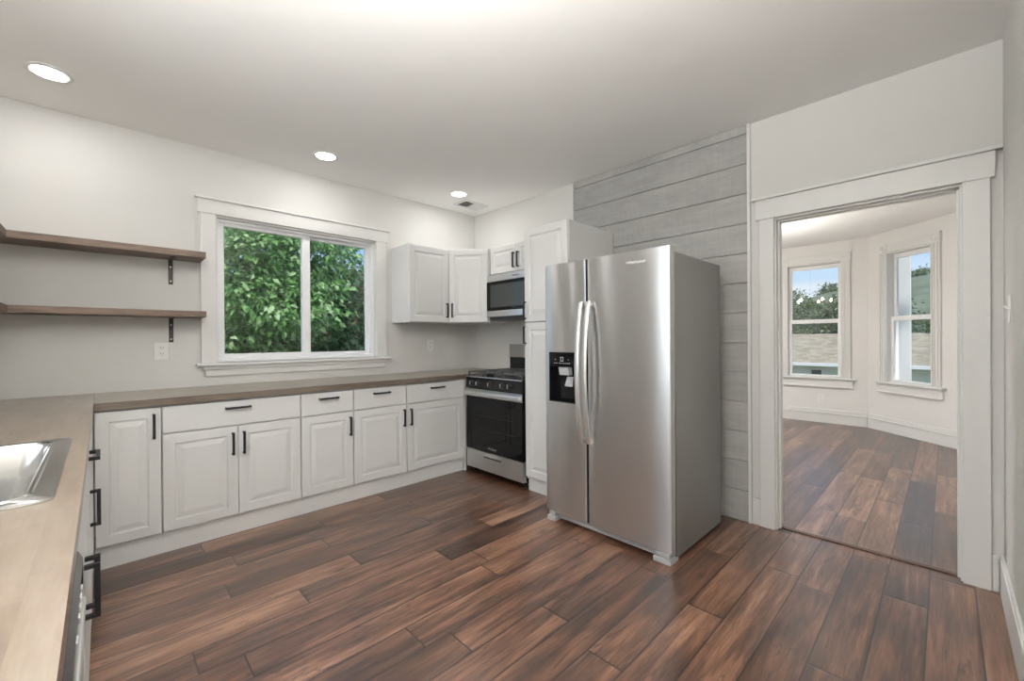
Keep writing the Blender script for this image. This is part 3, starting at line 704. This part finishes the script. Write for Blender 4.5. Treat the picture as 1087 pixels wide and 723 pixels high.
# cooktop
b = MB(); b.box(-0.001, rw + 0.001, -0.020, 0.600, 0.8935, 0.908)
ct = b.build('cooktop', 'blackenam', r, 0.005)
B(0.0, rw, -0.0235, -0.0205, 0.896, 0.906).build('front_trim', 'steel', ct, 0.001)
for (x, y, q) in ((0.16, 0.12, 0.045), (0.58, 0.12, 0.05), (0.16, 0.42, 0.04), (0.58, 0.42, 0.04), (0.37, 0.27, 0.05)):
    MB().lathe([(q + 0.012, 0.908), (q + 0.010, 0.916), (q, 0.918), (q, 0.926), (q * 0.8, 0.930)], (x, y, 0), 24).build('burner', 'castiron', ct, 0, True)
for gx0, gx1 in ((0.015, 0.252), (0.256, 0.484), (0.488, 0.725)):
    b = MB(); s = 0.0065; z0, z1 = 0.936, 0.948
    b.box(gx0, gx1, -0.005, -0.005 + 2 * s, z0, z1); b.box(gx0, gx1, 0.532, 0.532 + 2 * s, z0, z1)
    b.box(gx0, gx0 + 2 * s, -0.005, 0.545, z0, z1); b.box(gx1 - 2 * s, gx1, -0.005, 0.545, z0, z1)
    m_ = (gx0 + gx1) / 2
    b.box(m_ - s, m_ + s, -0.005, 0.545, z0, z1)
    for yy in (0.12, 0.27, 0.42): b.box(gx0, gx1, yy - s, yy + s, z0, z1)
    for xx in (gx0, gx1 - 2 * s):
        for yy in (-0.005, 0.262, 0.532): b.box(xx, xx + 2 * s, yy, yy + 2 * s, 0.908, z0)
    b.build('grate', 'grate', ct, 0.002)
# backguard
B(0.003, rw - 0.003, 0.552, 0.598, 0.9085, 1.062).build('backguard_base', 'black', r, 0.002)
b = MB(); b.loops([[(x, y, z) for y, z in ((0.600, 1.060), (0.536, 1.060), (0.536, 1.068), (0.548, 1.182), (0.556, 1.188), (0.600, 1.188))] for x in (-0.002, rw + 0.002)])
b.build('backguard', 'steel', r, 0.003)
# drawer
dr = MB()
dr.box(0.002, rw - 0.002, -0.016, 0.021, 0.062, 0.178); dr.box(0.002, 0.246, -0.016, 0.021, 0.178, 0.228); dr.box(0.472, rw - 0.002, -0.016, 0.021, 0.178, 0.228)
dr.box(0.246, 0.472, -0.016, 0.021, 0.218, 0.228); dr.box(0.246, 0.472, 0.010, 0.021, 0.178, 0.218)
dr = dr.build('drawer', 'steel', r)
b = MB(); b.loops([[(x, y, z) for y, z in ((-0.019, 0.214), (-0.022, 0.205), (-0.022, 0.196), (-0.018, 0.196), (-0.016, 0.206))] for x in (0.249, 0.469)])
b.build('handle', 'handlesteel', dr)

# ------------------------------------------------------------------ refrigerator
r = thing('refrigerator', 'large stainless side-by-side refrigerator with ice and water dispenser', 'refrigerator', (-0.914, -1.866, 0), -PI / 2)
fw_ = 0.902; ftop = 1.748; fb = 0.065
B(0.002, fw_ - 0.002, 0.073, 0.742, 0.018, 1.722).build('case', 'greyside', r, 0.004)
B(0.018, fw_ - 0.018, 0.0575, 0.0725, 0.07, 1.70).build('gasket', 'gasket', r)
def fdoor(x0, x1, hole=None, bow=0.009, ex=2.6):
    """bowed door plate; hole = (hx0,hx1,hz0,hz1)"""
    n = 28; xs = []
    rr = 0.006
    prof = []
    for k in range(5):
        a = PI / 2 * k / 4; prof.append((x0 + rr - rr * math.cos(a), None, rr - rr * math.sin(a)))
    for k in range(1, n): prof.append((x0 + rr + (x1 - x0 - 2 * rr) * k / n, None, 0.0))
    for k in range(5):
        a = PI / 2 * k / 4; prof.append((x1 - rr + rr * math.sin(a), None, rr - rr * math.cos(a)))
    def yb(x): u = (x - x0) / (x1 - x0) * 2 - 1; return bow * abs(u) ** ex
    px = [p[0] for p in prof]; off = {p[0]: p[2] for p in prof}
    if hole:
        px = sorted([x for x in px if min(abs(x - hole[0]), abs(x - hole[1])) > 0.004] + [hole[0], hole[1]])
    zs = [fb] + ([hole[2], hole[3]] if hole else []) + [ftop]
    b = MB(); idx = {}
    def V(i, j):
        if (i, j) not in idx:
            x = px[i]; idx[(i, j)] = len(b.v); b.v.append((x, yb(x) + off.get(x, 0.0), zs[j]))
        return idx[(i, j)]
    for j in range(len(zs) - 1):
        for i in range(len(px) - 1):
            if hole and j == 1 and px[i] >= hole[0] - 1e-6 and px[i + 1] <= hole[1] + 1e-6: continue
            b.f.append((V(i, j), V(i + 1, j), V(i + 1, j + 1), V(i, j + 1)))
    nx = len(px) - 1; J = len(zs) - 1; D = 0.057
    back = {}
    def K(x, z):
        back.setdefault((x, z), len(b.v))
        if back[(x, z)] == len(b.v): b.v.append((x, D, z))
        return back[(x, z)]
    for j in range(J):
        b.f.append((V(0, j), V(0, j + 1), K(px[0], zs[j + 1]), K(px[0], zs[j])))
        b.f.append((V(nx, j), V(nx, j + 1), K(px[-1], zs[j + 1]), K(px[-1], zs[j])))
    b.f.append(tuple(V(i, J) for i in range(nx + 1)) + (K(px[-1], ftop), K(px[0], ftop)))
    b.f.append(tuple(V(i, 0) for i in range(nx + 1)) + (K(px[-1], fb), K(px[0], fb)))
    b.f.append((K(px[0], fb), K(px[-1], fb), K(px[-1], ftop), K(px[0], ftop)))
    return b, yb
split = 0.352
hole = (0.046, 0.268, 0.820, 1.152)
b, yb = fdoor(0.0, split - 0.004, hole, 0.013, 2.3)
def door_sides(o):
    o.data.materials.append(M['doorside']); o.data.materials.append(M['gasket'])
    for p in o.data.polygons:
        if abs(p.center.x - split) < 0.0095: p.material_index = 2  # edges at the split coloured black for the shade in the gap
        elif p.normal.y > -0.3: p.material_index = 1
    return o
dL = door_sides(b.build('freezer_door', 'steel', r, 0, True))
b, yb2 = fdoor(split + 0.004, fw_)
dR = door_sides(b.build('fridge_door', 'steel', r, 0, True))
def fhandle(xc, yoff):
    b = MB(); n = 24; Ls = []
    for k in range(n + 1):
        t_ = k / n; z = 0.580 + 0.897 * t_
        so_ = 0.018 + 0.052 * math.sin(PI * t_) ** 0.75
        y = yoff - so_
        hw, th = 0.0145, 0.007
        Ls.append([(xc - hw, y + th, z), (xc - hw, y - th * 0.5, z), (xc - hw * 0.6, y - th, z), (xc + hw * 0.6, y - th, z), (xc + hw, y - th * 0.5, z), (xc + hw, y + th, z)])
    b.loops(Ls)
    for z in (0.588, 1.450): b.box(xc - 0.011, xc + 0.011, yoff - 0.024, yoff + 0.012, z, z + 0.02)
    return b
fhandle(split - 0.026, 0.002).build('handle', 'handlesteel', dL, 0, True)
fhandle(split + 0.032, 0.002).build('handle', 'handlesteel', dR, 0, True)
text_part('logo', 'Whirlpool', 0.030, 'logo', dR, (0.70, yb2(0.70) - 0.0008, 1.682), (PI / 2, 0, 0.02))
# dispenser
hx0, hx1, hz0, hz1 = hole
dp = MB()
yf = 0.004; yk = 0.056
dp.loops([[(hx0 - 0.002, yf, hz0 - 0.002), (hx1 + 0.002, yf, hz0 - 0.002), (hx1 + 0.002, yf, hz1 + 0.002), (hx0 - 0.002, yf, hz1 + 0.002)],
          [(hx0 - 0.001, yf - 0.006, hz0 - 0.001), (hx1 + 0.001, yf - 0.006, hz0 - 0.001), (hx1 + 0.001, yf - 0.006, hz1 + 0.001), (hx0 - 0.001, yf - 0.006, hz1 + 0.001)],
          [(hx0 + 0.007, yf - 0.006, hz0 + 0.010), (hx1 - 0.007, yf - 0.006, hz0 + 0.010), (hx1 - 0.007, yf - 0.006, hz1 - 0.006), (hx0 + 0.007, yf - 0.006, hz1 - 0.006)],
          [(hx0 + 0.012, yk, hz0 + 0.012), (hx1 - 0.012, yk, hz0 + 0.012), (hx1 - 0.012, yk, hz1 - 0.006), (hx0 + 0.012, yk, hz1 - 0.006)]], False, True)
dpo = dp.build('dispenser', 'blackgloss', dL)
cp = B(hx0 + 0.006, hx1 - 0.006, -0.003, 0.05, 1.055, hz1 - 0.005).build('control_panel', 'blackgloss', dpo, 0.002)
b = MB(); cxm = (hx0 + hx1) / 2
b.box(cxm - 0.012, cxm - 0.0085, -0.0036, -0.0028, 1.096, 1.118); b.box(cxm + 0.0085, cxm + 0.012, -0.0036, -0.0028, 1.096, 1.118); b.box(cxm - 0.012, cxm + 0.012, -0.0036, -0.0028, 1.093, 1.096); b.box(cxm - 0.014, cxm + 0.014, -0.0036, -0.0028, 1.118, 1.121)
for dx in (-0.062, -0.045, -0.020, -0.006, 0.012, 0.03, 0.048, 0.062): b.box(cxm + dx - 0.005, cxm + dx + 0.005, -0.0036, -0.0028, 1.078, 1.082)
for dx in (-0.055, 0.055): b.box(cxm + dx - 0.004, cxm + dx + 0.004, -0.0036, -0.0028, 1.102, 1.106)
b.build('icon', 'print', cp)
b = MB(); b.loops([[(cxm - 0.03, 0.008, 1.0), (cxm + 0.05, 0.008, 1.0), (cxm + 0.05, 0.05, 1.0), (cxm - 0.03, 0.05, 1.0)], [(cxm - 0.036, 0.004, 1.053), (cxm + 0.044, 0.004, 1.053), (cxm + 0.044, 0.05, 1.053), (cxm - 0.036, 0.05, 1.053)]])
b.build('chute', 'greyplastic', dpo, 0.003)
b = MB(); b.loops([[(cxm + 0.004, 0.018, 0.925), (cxm + 0.070, 0.018, 0.925), (cxm + 0.070, 0.026, 0.925), (cxm + 0.004, 0.026, 0.925)], [(cxm + 0.012, 0.036, 0.990), (cxm + 0.064, 0.036, 0.990), (cxm + 0.064, 0.046, 0.990), (cxm + 0.012, 0.046, 0.990)]])
b.build('paddle', 'greyplastic', dpo, 0.003)
# base: grille and foot covers
gr = B(0.10, fw_ - 0.10, 0.030, 0.066, 0.022, 0.058)
for k in range(2): gr.box(0.12, fw_ - 0.12, 0.026, 0.031, 0.028 + 0.014 * k, 0.036 + 0.014 * k)
gr.build('base_grille', 'greyplastic', r, 0.001)
for x0, x1 in ((0.016, 0.088), (fw_ - 0.105, fw_ - 0.002)):
    b = MB(); b.box(x0, x1, 0.0, 0.10, 0.0, 0.030); b.box(x0 + 0.014, x1 - 0.006, 0.006, 0.09, 0.034, 0.062)
    o = b.build('foot_cover', 'greyplastic', r, 0.004)
for x in (0.06, fw_ - 0.06): MB().lathe([(0.018, 0.0), (0.018, 0.018)], (x, 0.68, 0), 14).build('rear_foot', 'black', r)
for x in (0.045, fw_ - 0.045): B(x - 0.035, x + 0.035, 0.04, 0.13, 1.7225, 1.738).build('hinge_cover', 'greyplastic', r, 0.004)

# ------------------------------------------------------------------ open shelves
def shelf(z0, z1, label):
    r = thing('wall_shelf', label, 'shelf', (-2.6, -0.002, z0), 0, 'weathered wood corner shelves')
    X0 = XL + 0.002 + 2.6; X1 = 0.004; D = -0.245; IN = -3.485 + 2.6
    MB().prism([(X0, 0), (X0, -1.10), (IN, -1.10), (IN, D), (X1, D), (X1, 0)], 0, z1 - z0).build('board', 'shelf', r, 0.002)
    b = MB(); xb = -0.166
    b.box(xb - 0.0125, xb + 0.0125, -0.005, 0.0, -0.172, 0.0); b.box(xb - 0.0125, xb + 0.0125, -0.17, -0.0, -0.005, 0.0)
    o = b.build('bracket', 'bronze', r, 0.001); o['label'] = 'black L-shaped metal bracket'
    for zz in (-0.05, -0.15):
        b = MB(); b.loops([[(xb + q * math.cos(2 * PI * k / 10), y, zz + q * math.sin(2 * PI * k / 10)) for k in range(10)] for q, y in ((0.0055, -0.005), (0.005, -0.0075), (0.002, -0.0085))])
        b.build('screw', 'handlesteel', o, 0, True)
shelf(1.818, 1.860, 'upper weathered brown wood corner shelf left of the window')
shelf(1.410, 1.451, 'lower weathered brown wood corner shelf left of the window')

# ------------------------------------------------------------------ outlets and switch
def outlet(label, loc, rz, group='wall outlets'):
    r = thing('wall_outlet', label, 'outlet', loc, rz, group)
    B(-0.040, 0.040, -0.006, -0.0005, -0.061, 0.061).build('cover_plate', 'outlet', r, 0.002)
    for s_ in (-1, 1):
        f = MB(); f.loops([[(x * q, y, s_ * 0.021 + z * q) for x, z in rrect(-0.017, 0.017, -0.0145, 0.0145, 0.006)] for q, y in ((1, -0.006), (0.97, -0.0078))])
        fo = f.build('receptacle', 'outlet', r)
        b = MB()
        for x in (-0.0065, 0.0065): b.box(x - 0.0012, x + 0.0012, -0.0083, -0.0076, s_ * 0.021 + 0.0005, s_ * 0.021 + 0.009)
        b.box(-0.002, 0.002, -0.0083, -0.0076, s_ * 0.021 - 0.009, s_ * 0.021 - 0.005)
        b.build('slot', 'slot', fo)
outlet('white duplex outlet on the back wall under the lower shelf', (-2.818, 0, 1.177), 0)
outlet('white duplex outlet on the back wall below the upper corner cabinets', (-0.623, 0, 1.186), 0)
outlet('white duplex outlet low under the left bay window', (FX1, -2.535, 0.345), -PI / 2)
r = thing('light_switch', 'white toggle light switch on the wall at the right edge', 'switch', (-0.31, YN, 1.358), PI)
B(-0.036, 0.036, -0.006, -0.0005, -0.058, 0.058).build('cover_plate', 'outlet', r, 0.002)
b = MB(); b.loops([[(-0.005, -0.005, -0.006), (0.005, -0.005, -0.006), (0.005, -0.005, 0.010), (-0.005, -0.005, 0.010)], [(-0.004, -0.020, 0.008), (0.004, -0.020, 0.008), (0.004, -0.020, 0.017), (-0.004, -0.020, 0.017)]])
b.build('toggle', 'outlet', r, 0.001)

# ------------------------------------------------------------------ ceiling lights and vent
def area(name, parent, loc, energy, size, sy=None, shape='DISK', rot=(0, 0, 0), color=(1, 0.985, 0.965), spread=None):
    l = bpy.data.lights.new(name, 'AREA'); l.energy = energy; l.shape = shape; l.size = size; l.color = color
    if sy: l.size_y = sy
    if spread: l.spread = spread
    o = bpy.data.objects.new(name, l); COL.objects.link(o); o.parent = parent; o.location = loc; o.rotation_euler = rot
    return o
for x, y, lab in ((-3.305, -0.51, 'round recessed ceiling light nearest the left edge, largest in view'), (-1.867, -0.475, 'round recessed ceiling light in the middle of the row, above the window'), (-0.600, -0.490, 'round recessed ceiling light nearest the air vent in the corner')):
    r = thing('recessed_light', lab, 'ceiling light', (x, y, H), 0, 'recessed ceiling lights')
    MB().lathe([(0.092, -0.0005), (0.092, -0.003), (0.088, -0.006), (0.074, -0.007), (0.070, -0.004)], (0, 0, 0), 40, False).build('trim_ring', 'trim', r, 0, True)
    MB().lathe([(0.071, -0.0008), (0.071, -0.0042)], (0, 0, 0), 40).build('diffuser', 'diffuser', r)
    area('lamp_light', r, (0, 0, -0.006), CAN_W, 0.14)
# added fill fixture hung out of frame, mainly to brighten the ceiling
r = thing('fill_light_near', 'unseen added fill light hanging over the near end of the kitchen', 'ceiling light', (-2.95, -3.35, H))
b = MB(); b.box(-0.20, 0.20, -0.40, 0.40, -0.56, -0.535); b.box(-0.20, -0.185, -0.40, 0.40, -0.58, -0.50); b.box(0.185, 0.20, -0.40, 0.40, -0.58, -0.50); b.box(-0.185, 0.185, -0.40, -0.385, -0.58, -0.50); b.box(-0.185, 0.185, 0.385, 0.40, -0.58, -0.50)
b.build('frame', 'trim', r)
B(-0.184, 0.184, -0.384, 0.384, -0.566, -0.561).build('diffuser', 'diffuser', r)
for q in (-0.3, 0.3): MB().tube([(0, q, -0.535), (0, q, -0.001)], 0.004, 8).build('hanging_rod', 'trim', r)
area('lamp_light', r, (0, 0, -0.59), FILL_DOWN_W, 0.36, 0.76, 'RECTANGLE')
area('lamp_light', r, (0, 0, -0.49), FILL_UP_W, 0.36, 0.76, 'RECTANGLE', (PI, 0, 0))
# added fill light to brighten the bay room, hidden behind the wall
r = thing('fill_light_bay', 'unseen added fill light on the bay room ceiling, hidden behind the wall', 'ceiling light', (1.3, -0.95, FH))
MB().lathe([(0.21, -0.0005), (0.21, -0.04), (0.20, -0.05)], (0, 0, 0), 40).build('frame', 'trim', r, 0, True)
MB().lathe([(0.195, -0.051), (0.195, -0.055)], (0, 0, 0), 40).build('diffuser', 'diffuser', r)
area('lamp_light', r, (0, 0, -0.06), BAY_FILL_W, 0.40, color=(0.97, 0.985, 1.0))
# air vent
r = thing('air_vent', 'white rectangular ceiling air vent beside the corner recessed light', 'vent', (-0.30, -0.305, H))
frame = MB()
for a in ((-0.155, 0.155, -0.105, -0.075), (-0.155, 0.155, 0.075, 0.105), (-0.155, -0.125, -0.075, 0.075), (0.125, 0.155, -0.075, 0.075), (-0.004, 0.004, -0.075, 0.075)): frame.box(*a, -0.008, -0.0005)
frame.build('frame', 'trim', r, 0.002)
B(-0.125, 0.125, -0.075, 0.075, -0.0015, -0.0006).build('duct', 'duct', r)
for k in range(8):
    for sgn, xa, xb in ((-1, -0.123, -0.005), (1, 0.005, 0.123)):
        b = MB(); x = xa + (xb - xa) * (k + 0.5) / 8; t_ = 0.004 * sgn
        b.loops([[(x - t_ - 0.0006, y, -0.0018), (x - t_ + 0.0006, y, -0.0018), (x + t_ + 0.0006, y, -0.0078), (x + t_ - 0.0006, y, -0.0078)] for y in (-0.074, 0.074)])
        b.build('louvre', 'trim', r)

# chandelier in the bay room (behind the left jamb; its bulbs show as reflections in the left bay window)
r = thing('chandelier', 'six-bulb chandelier of the bay room, seen as lit dots mirrored in the left window', 'chandelier', (2.45, -2.02, FH))
MB().lathe([(0.06, -0.0005), (0.06, -0.02), (0.012, -0.04), (0.012, -0.60), (0.03, -0.64), (0.04, -0.72), (0.012, -0.80)], (0, 0, 0), 20).build('stem', 'brass', r, 0, True)
area('lamp_light', r, (0, 0, -0.62), BAY_UPFILL_W, 0.5, rot=(PI, 0, 0))  # extra upward light added to brighten the bay ceiling, besides the bulbs
for k in range(6):
    a = PI / 3 * k + 0.25
    cx_, cy_ = math.cos(a), math.sin(a)
    am = MB().tube([(0.03 * cx_, 0.03 * cy_, -0.72), (0.13 * cx_, 0.13 * cy_, -0.80), (0.24 * cx_, 0.24 * cy_, -0.82), (0.31 * cx_, 0.31 * cy_, -0.78), (0.32 * cx_, 0.32 * cy_, -0.74)], 0.007, 8).build('arm', 'brass', r, 0, True)
    MB().lathe([(0.012, -0.74), (0.014, -0.70)], (0.32 * cx_, 0.32 * cy_, 0), 12).build('candle', 'trim', am)
    MB().lathe([(0.010, -0.70), (0.022, -0.685), (0.026, -0.665), (0.020, -0.645), (0.006, -0.625)], (0.32 * cx_, 0.32 * cy_, 0), 14).build('bulb', 'bulb', am, 0, True)

# ------------------------------------------------------------------ outside
GZ = -3.2
b = MB(); n = 60
gx = np.linspace(-40, 120, n); gy = np.linspace(-90, 70, n)
def gh(x, y):
    t = min(max((x - 30) / 45.0, 0), 1); t = t * t * (3 - 2 * t)
    side = 0.62 + 0.38 / (1 + math.exp((y + 6) / 6.0))
    return GZ + t * side * 16.3 + (0.5 * math.sin(x * 0.21 + y * 0.13) + 0.4 * math.sin(y * 0.33)) * t
vs = [(x, y, gh(x, y)) for x in gx for y in gy]
b.add(vs, [(i * n + j, (i + 1) * n + j, (i + 1) * n + j + 1, i * n + j + 1) for i in range(n - 1) for j in range(n - 1)])
tag(b.build('ground', 'hill', None, 0, True), 'grassy ground rising to a wooded hill outside the bay windows', 'ground', None, 'structure')

def leaf_mesh(P, N_, size, jitter=0.5):
    """folded diamond leaves at points P, hanging roughly along N_"""
    k = len(P)
    d = N_ + rng.normal(0, jitter, (k, 3)); d /= np.linalg.norm(d, axis=1)[:, None]
    up = rng.normal(0, 1, (k, 3)) * 0.5 + np.array([0, -0.35, 0.9])
    s = np.cross(d, up); s /= np.linalg.norm(s, axis=1)[:, None] + 1e-9
    nn = np.cross(s, d)
    L_ = (size * rng.uniform(0.65, 1.25, k))[:, None]; W_ = L_ * 0.30
    a = P; m1 = P + d * L_ * 0.45; tip = P + d * L_ - nn * L_ * 0.12
    l = m1 + s * W_ + nn * W_ * 0.3; r_ = m1 - s * W_ + nn * W_ * 0.3
    V = np.stack([a, l, tip, r_], 1).reshape(-1, 3)
    i = np.arange(k)[:, None] * 4
    F = np.concatenate([i + np.array([[0, 1, 2]]), i + np.array([[0, 2, 3]])], 0)
    return V, F
def raw_mesh(name, V, F, mat, parent):
    me = bpy.data.meshes.new(name); me.from_pydata(V.tolist(), [], F.tolist()); me.materials.append(M[mat])
    o = bpy.data.objects.new(name, me); COL.objects.link(o); o.parent = parent; return o
def crown(blobs, count, size, clump):
    """leaves in clumps on the shells of ellipsoid blobs (c, radii)"""
    P = []; Dn = []
    tot = sum(b_[1][0] * b_[1][2] for b_ in blobs)
    for c, rad in blobs:
        m = int(count * rad[0] * rad[2] / tot / clump)
        for q in range(m):
            u = rng.normal(0, 1, 3); u /= np.linalg.norm(u)
            rr = rng.uniform(0.55, 1.03)
            cc = np.array(c) + u * np.array(rad) * rr
            t = rng.normal(0, 1, (clump, 3)) * size * 0.9 * np.array([1.2, 1.2, 0.55])
            P.append(cc + t); Dn.append(np.tile(u * 0.6 + np.array([0, 0, -0.45]), (clump, 1)) + t / size * 0.35)
    return np.concatenate(P), np.concatenate(Dn)
def tree(name, label, base, blobs, count, size, mat, branches, group, clump=9, tr=0.12):
    r = thing(name, label, 'tree', base, 0, group)
    bb = [((c[0] - base[0], c[1] - base[1], c[2] - base[2]), rad) for c, rad in blobs]
    P, D = crown(bb, count, size, clump)
    V, F = leaf_mesh(P, D, size)
    raw_mesh('foliage', V, F, mat, r)
    MB().tube([(0, 0, 0), (0.03, 0.02, branches[0][0][2] * 0.5 - base[2] * 0.5), tuple(np.array(branches[0][0]) - np.array(base))], [tr, tr * 0.8, tr * 0.65], 10).build('trunk', 'bark', r, 0, True)
    for br in branches:
        br = [tuple(np.array(p) - np.array(base)) for p in br]
        MB().tube(br, list(np.linspace(tr * 0.45, tr * 0.12, len(br))), 8).build('branch', 'bark', r, 0, True)
GT = 'trees outside the kitchen window'
tree('leafy_tree', 'bright green large-leaved tree filling the left pane of the kitchen window', (-2.2, 3.6, GZ),
     [((-1.9, 3.0, 2.2), (1.0, 0.8, 0.75)), ((-1.0, 3.1, 2.6), (1.0, 0.8, 0.7)), ((-2.4, 3.3, 3.1), (1.2, 0.9, 0.8)), ((-1.1, 3.5, 3.4), (1.3, 0.9, 0.55)), ((-1.2, 2.9, 1.75), (0.9, 0.7, 0.45)), ((-2.1, 3.4, 1.35), (0.9, 0.8, 0.5)), ((-1.3, 3.9, 1.3), (1.0, 0.8, 0.6)), ((-1.5, 4.2, 2.4), (1.4, 0.8, 1.2)), ((-1.6, 4.3, 0.7), (1.5, 0.8, 0.7))],
     20000, 0.112, 'leafA', [[(-2.2, 3.6, 0.7), (-1.8, 3.4, 1.15), (-1.2, 3.2, 1.45), (-0.6, 3.1, 1.7)], [(-2.2, 3.6, 0.7), (-2.0, 3.3, 1.6), (-1.7, 3.1, 2.4)], [(-1.9, 3.5, 1.0), (-1.3, 3.35, 1.2), (-0.8, 3.3, 1.25)]], GT)
tree('leafy_tree', 'darker green tree with reddish leaves in the right pane of the kitchen window', (1.2, 5.2, GZ),
     [((0.2, 4.2, 1.9), (0.9, 0.8, 0.6)), ((0.9, 4.6, 2.2), (1.0, 0.8, 0.55)), ((-0.1, 4.4, 2.75), (0.55, 0.6, 0.5)), ((0.3, 4.2, 1.1), (1.1, 0.8, 0.6)), ((1.2, 5.0, 1.4), (1.2, 0.8, 0.8)), ((0.6, 5.6, 2.0), (1.8, 0.9, 0.9)), ((0.5, 5.4, 0.6), (1.8, 0.9, 0.8))],
     17000, 0.115, 'leafB', [[(1.2, 5.2, 0.8), (0.8, 4.9, 1.6), (0.4, 4.5, 2.1), (0.1, 4.3, 2.5)], [(1.2, 5.2, 0.9), (1.0, 4.9, 1.8), (1.0, 4.7, 2.3)]], GT)
tree('leafy_tree', 'shaded tree standing behind the two kitchen window trees', (-1.0, 9.6, GZ),
     [((-2.4, 9.2, 2.0), (2.0, 1.0, 2.2)), ((-0.4, 9.2, 2.0), (2.0, 1.0, 2.0)), ((1.2, 9.4, 1.4), (2.0, 1.0, 1.6)), ((-1, 9.0, 0.0), (3.6, 1.0, 1.4))],
     9000, 0.22, 'leafC', [[(-1.0, 9.6, 0.8), (-1.4, 9.4, 2.0), (-1.8, 9.3, 3.2)]], GT)

# house across the way
r = thing('neighbour_house', 'house with brown-grey shingle roof across the way, seen through both bay windows', 'house', (18.0, -1.5, GZ))
hz = lambda z: z - GZ
ya, yb_ = -7.5, 9.0
b = MB(); b.loops([[(x, y, hz(z)) for x, z in ((-2.2, 0.30), (2.0, 1.385), (6.2, 0.30), (6.2, 0.22), (2.0, 1.30), (-2.2, 0.22))] for y in (ya, yb_)])
b.build('roof', 'roof', r)
B(-1.8, 5.8, ya + 0.3, yb_ - 0.3, 0, hz(0.24)).build('wall', 'siding', r)
B(-2.30, -2.18, ya, yb_, hz(0.17), hz(0.29)).build('gutter', 'trim', r, 0.01)
wf = frame_mb(0.90, 1.34, hz(-0.55), hz(0.07), 0.06, 0.06, 0.06, 0.06, 0, 0.08); wf = xf(wf, (-1.88, 2.2, 0), -PI / 2)
wfo = wf.build('window', 'trim', r)
xf(B(0.961, 1.279, 0.045, 0.055, hz(-0.489), hz(0.009)), (-1.88, 2.2, 0), -PI / 2).build('pane', 'darkgrey', wfo)
B(1.7, 2.3, -2.55, -2.05, hz(1.0), hz(1.95)).build('chimney', 'brick', r)
struct('sun_block_left', B(XL - 1.1, XL - WT - 0.001, -4.6, 0.6, H, H + 0.15), 'trim', 'unseen added eave keeping sun out of the sink window', 'eave')  # added out of view to block sun at the sink window
# white porch column outside the right bay window
r = thing('porch_column', 'white square porch column just outside the right bay window', 'column', (5.30, -3.372, GZ))
B(-0.09, 0.09, -0.09, 0.09, 0.12, 6.4).build('shaft', 'trim', r, 0.004)
B(-0.12, 0.12, -0.12, 0.12, 0, 0.12).build('plinth', 'trim', r, 0.006)
# trees beyond the house
GH = 'trees beyond the neighbouring house'
far = [(29, 6.0, 3.3, 2.4, 'broad dark tree beyond the house roof, leftmost in the left bay window'), (40, 4.6, 4.6, 2.6, 'tall dark tree beyond the house roof, middle of the left bay window'), (34.5, 0.4, 4.65, 2.2, 'taller tree beyond the house roof at the right of the left bay window'),
       (40, -2.8, 2.75, 2.2, 'rounded tree beyond the house roof between the two bay windows'), (29.5, -5.0, 1.9, 2.2, 'low dark tree beyond the house roof in the right bay window'), (35, -10.0, 2.4, 2.4, 'low tree beyond the chimney in the right bay window')]
for x, y, top, rad, lab in far:
    bl = []
    for q in range(7):
        a = rng.uniform(0, 2 * PI); rr = rng.uniform(0.2, 0.8) * rad
        bl.append(((x + rr * math.cos(a) * 0.6, y + rr * math.sin(a), top - rng.uniform(0.9, 3.2)), (rad * 0.6, rad * 0.65, 1.1)))
    bl.append(((x, y, top - 0.9), (rad * 0.5, rad * 0.6, 0.9))); bl.append(((x, y, top - 3.4), (rad, rad * 1.1, 1.6)))
    tree('broadleaf_tree', lab, (x, y, gh(x, y)), bl, 9000, 0.24, 'leafC', [[(x, y, top - 3.5), (x, y + 0.4, top - 1.5)]], GH, 9, 0.2)
hr = [(76, -27 + 5.0 * k) for k in range(12)]
for k, (x, y) in enumerate(hr):
    zt = gh(x, y)
    side = 'th tree from the right along the hilltop row'
    word = ['rightmost', 'second', 'third', 'fourth', 'fifth', 'sixth', 'seventh', 'eighth', 'ninth', 'tenth', 'eleventh', 'leftmost'][k]
    lab = (word + ' tree of the hilltop row beyond the bay windows') if k in (0, 11) else (word + ' tree from the right on the hilltop beyond the bay windows')
    hgt = rng.uniform(1.6, 2.6)
    tree('hilltop_tree', lab, (x, y, zt - 0.5), [((x, y, zt + hgt * 0.5), (1.6, 1.5, hgt * 0.55)), ((x, y + 0.4, zt + hgt * 0.3), (1.6, 1.4, hgt * 0.5))], 1100, 0.35, 'leafC', [[(x, y, zt + 0.6), (x, y, zt + 1.0)]], 'trees on the hilltop', 6, 0.15)
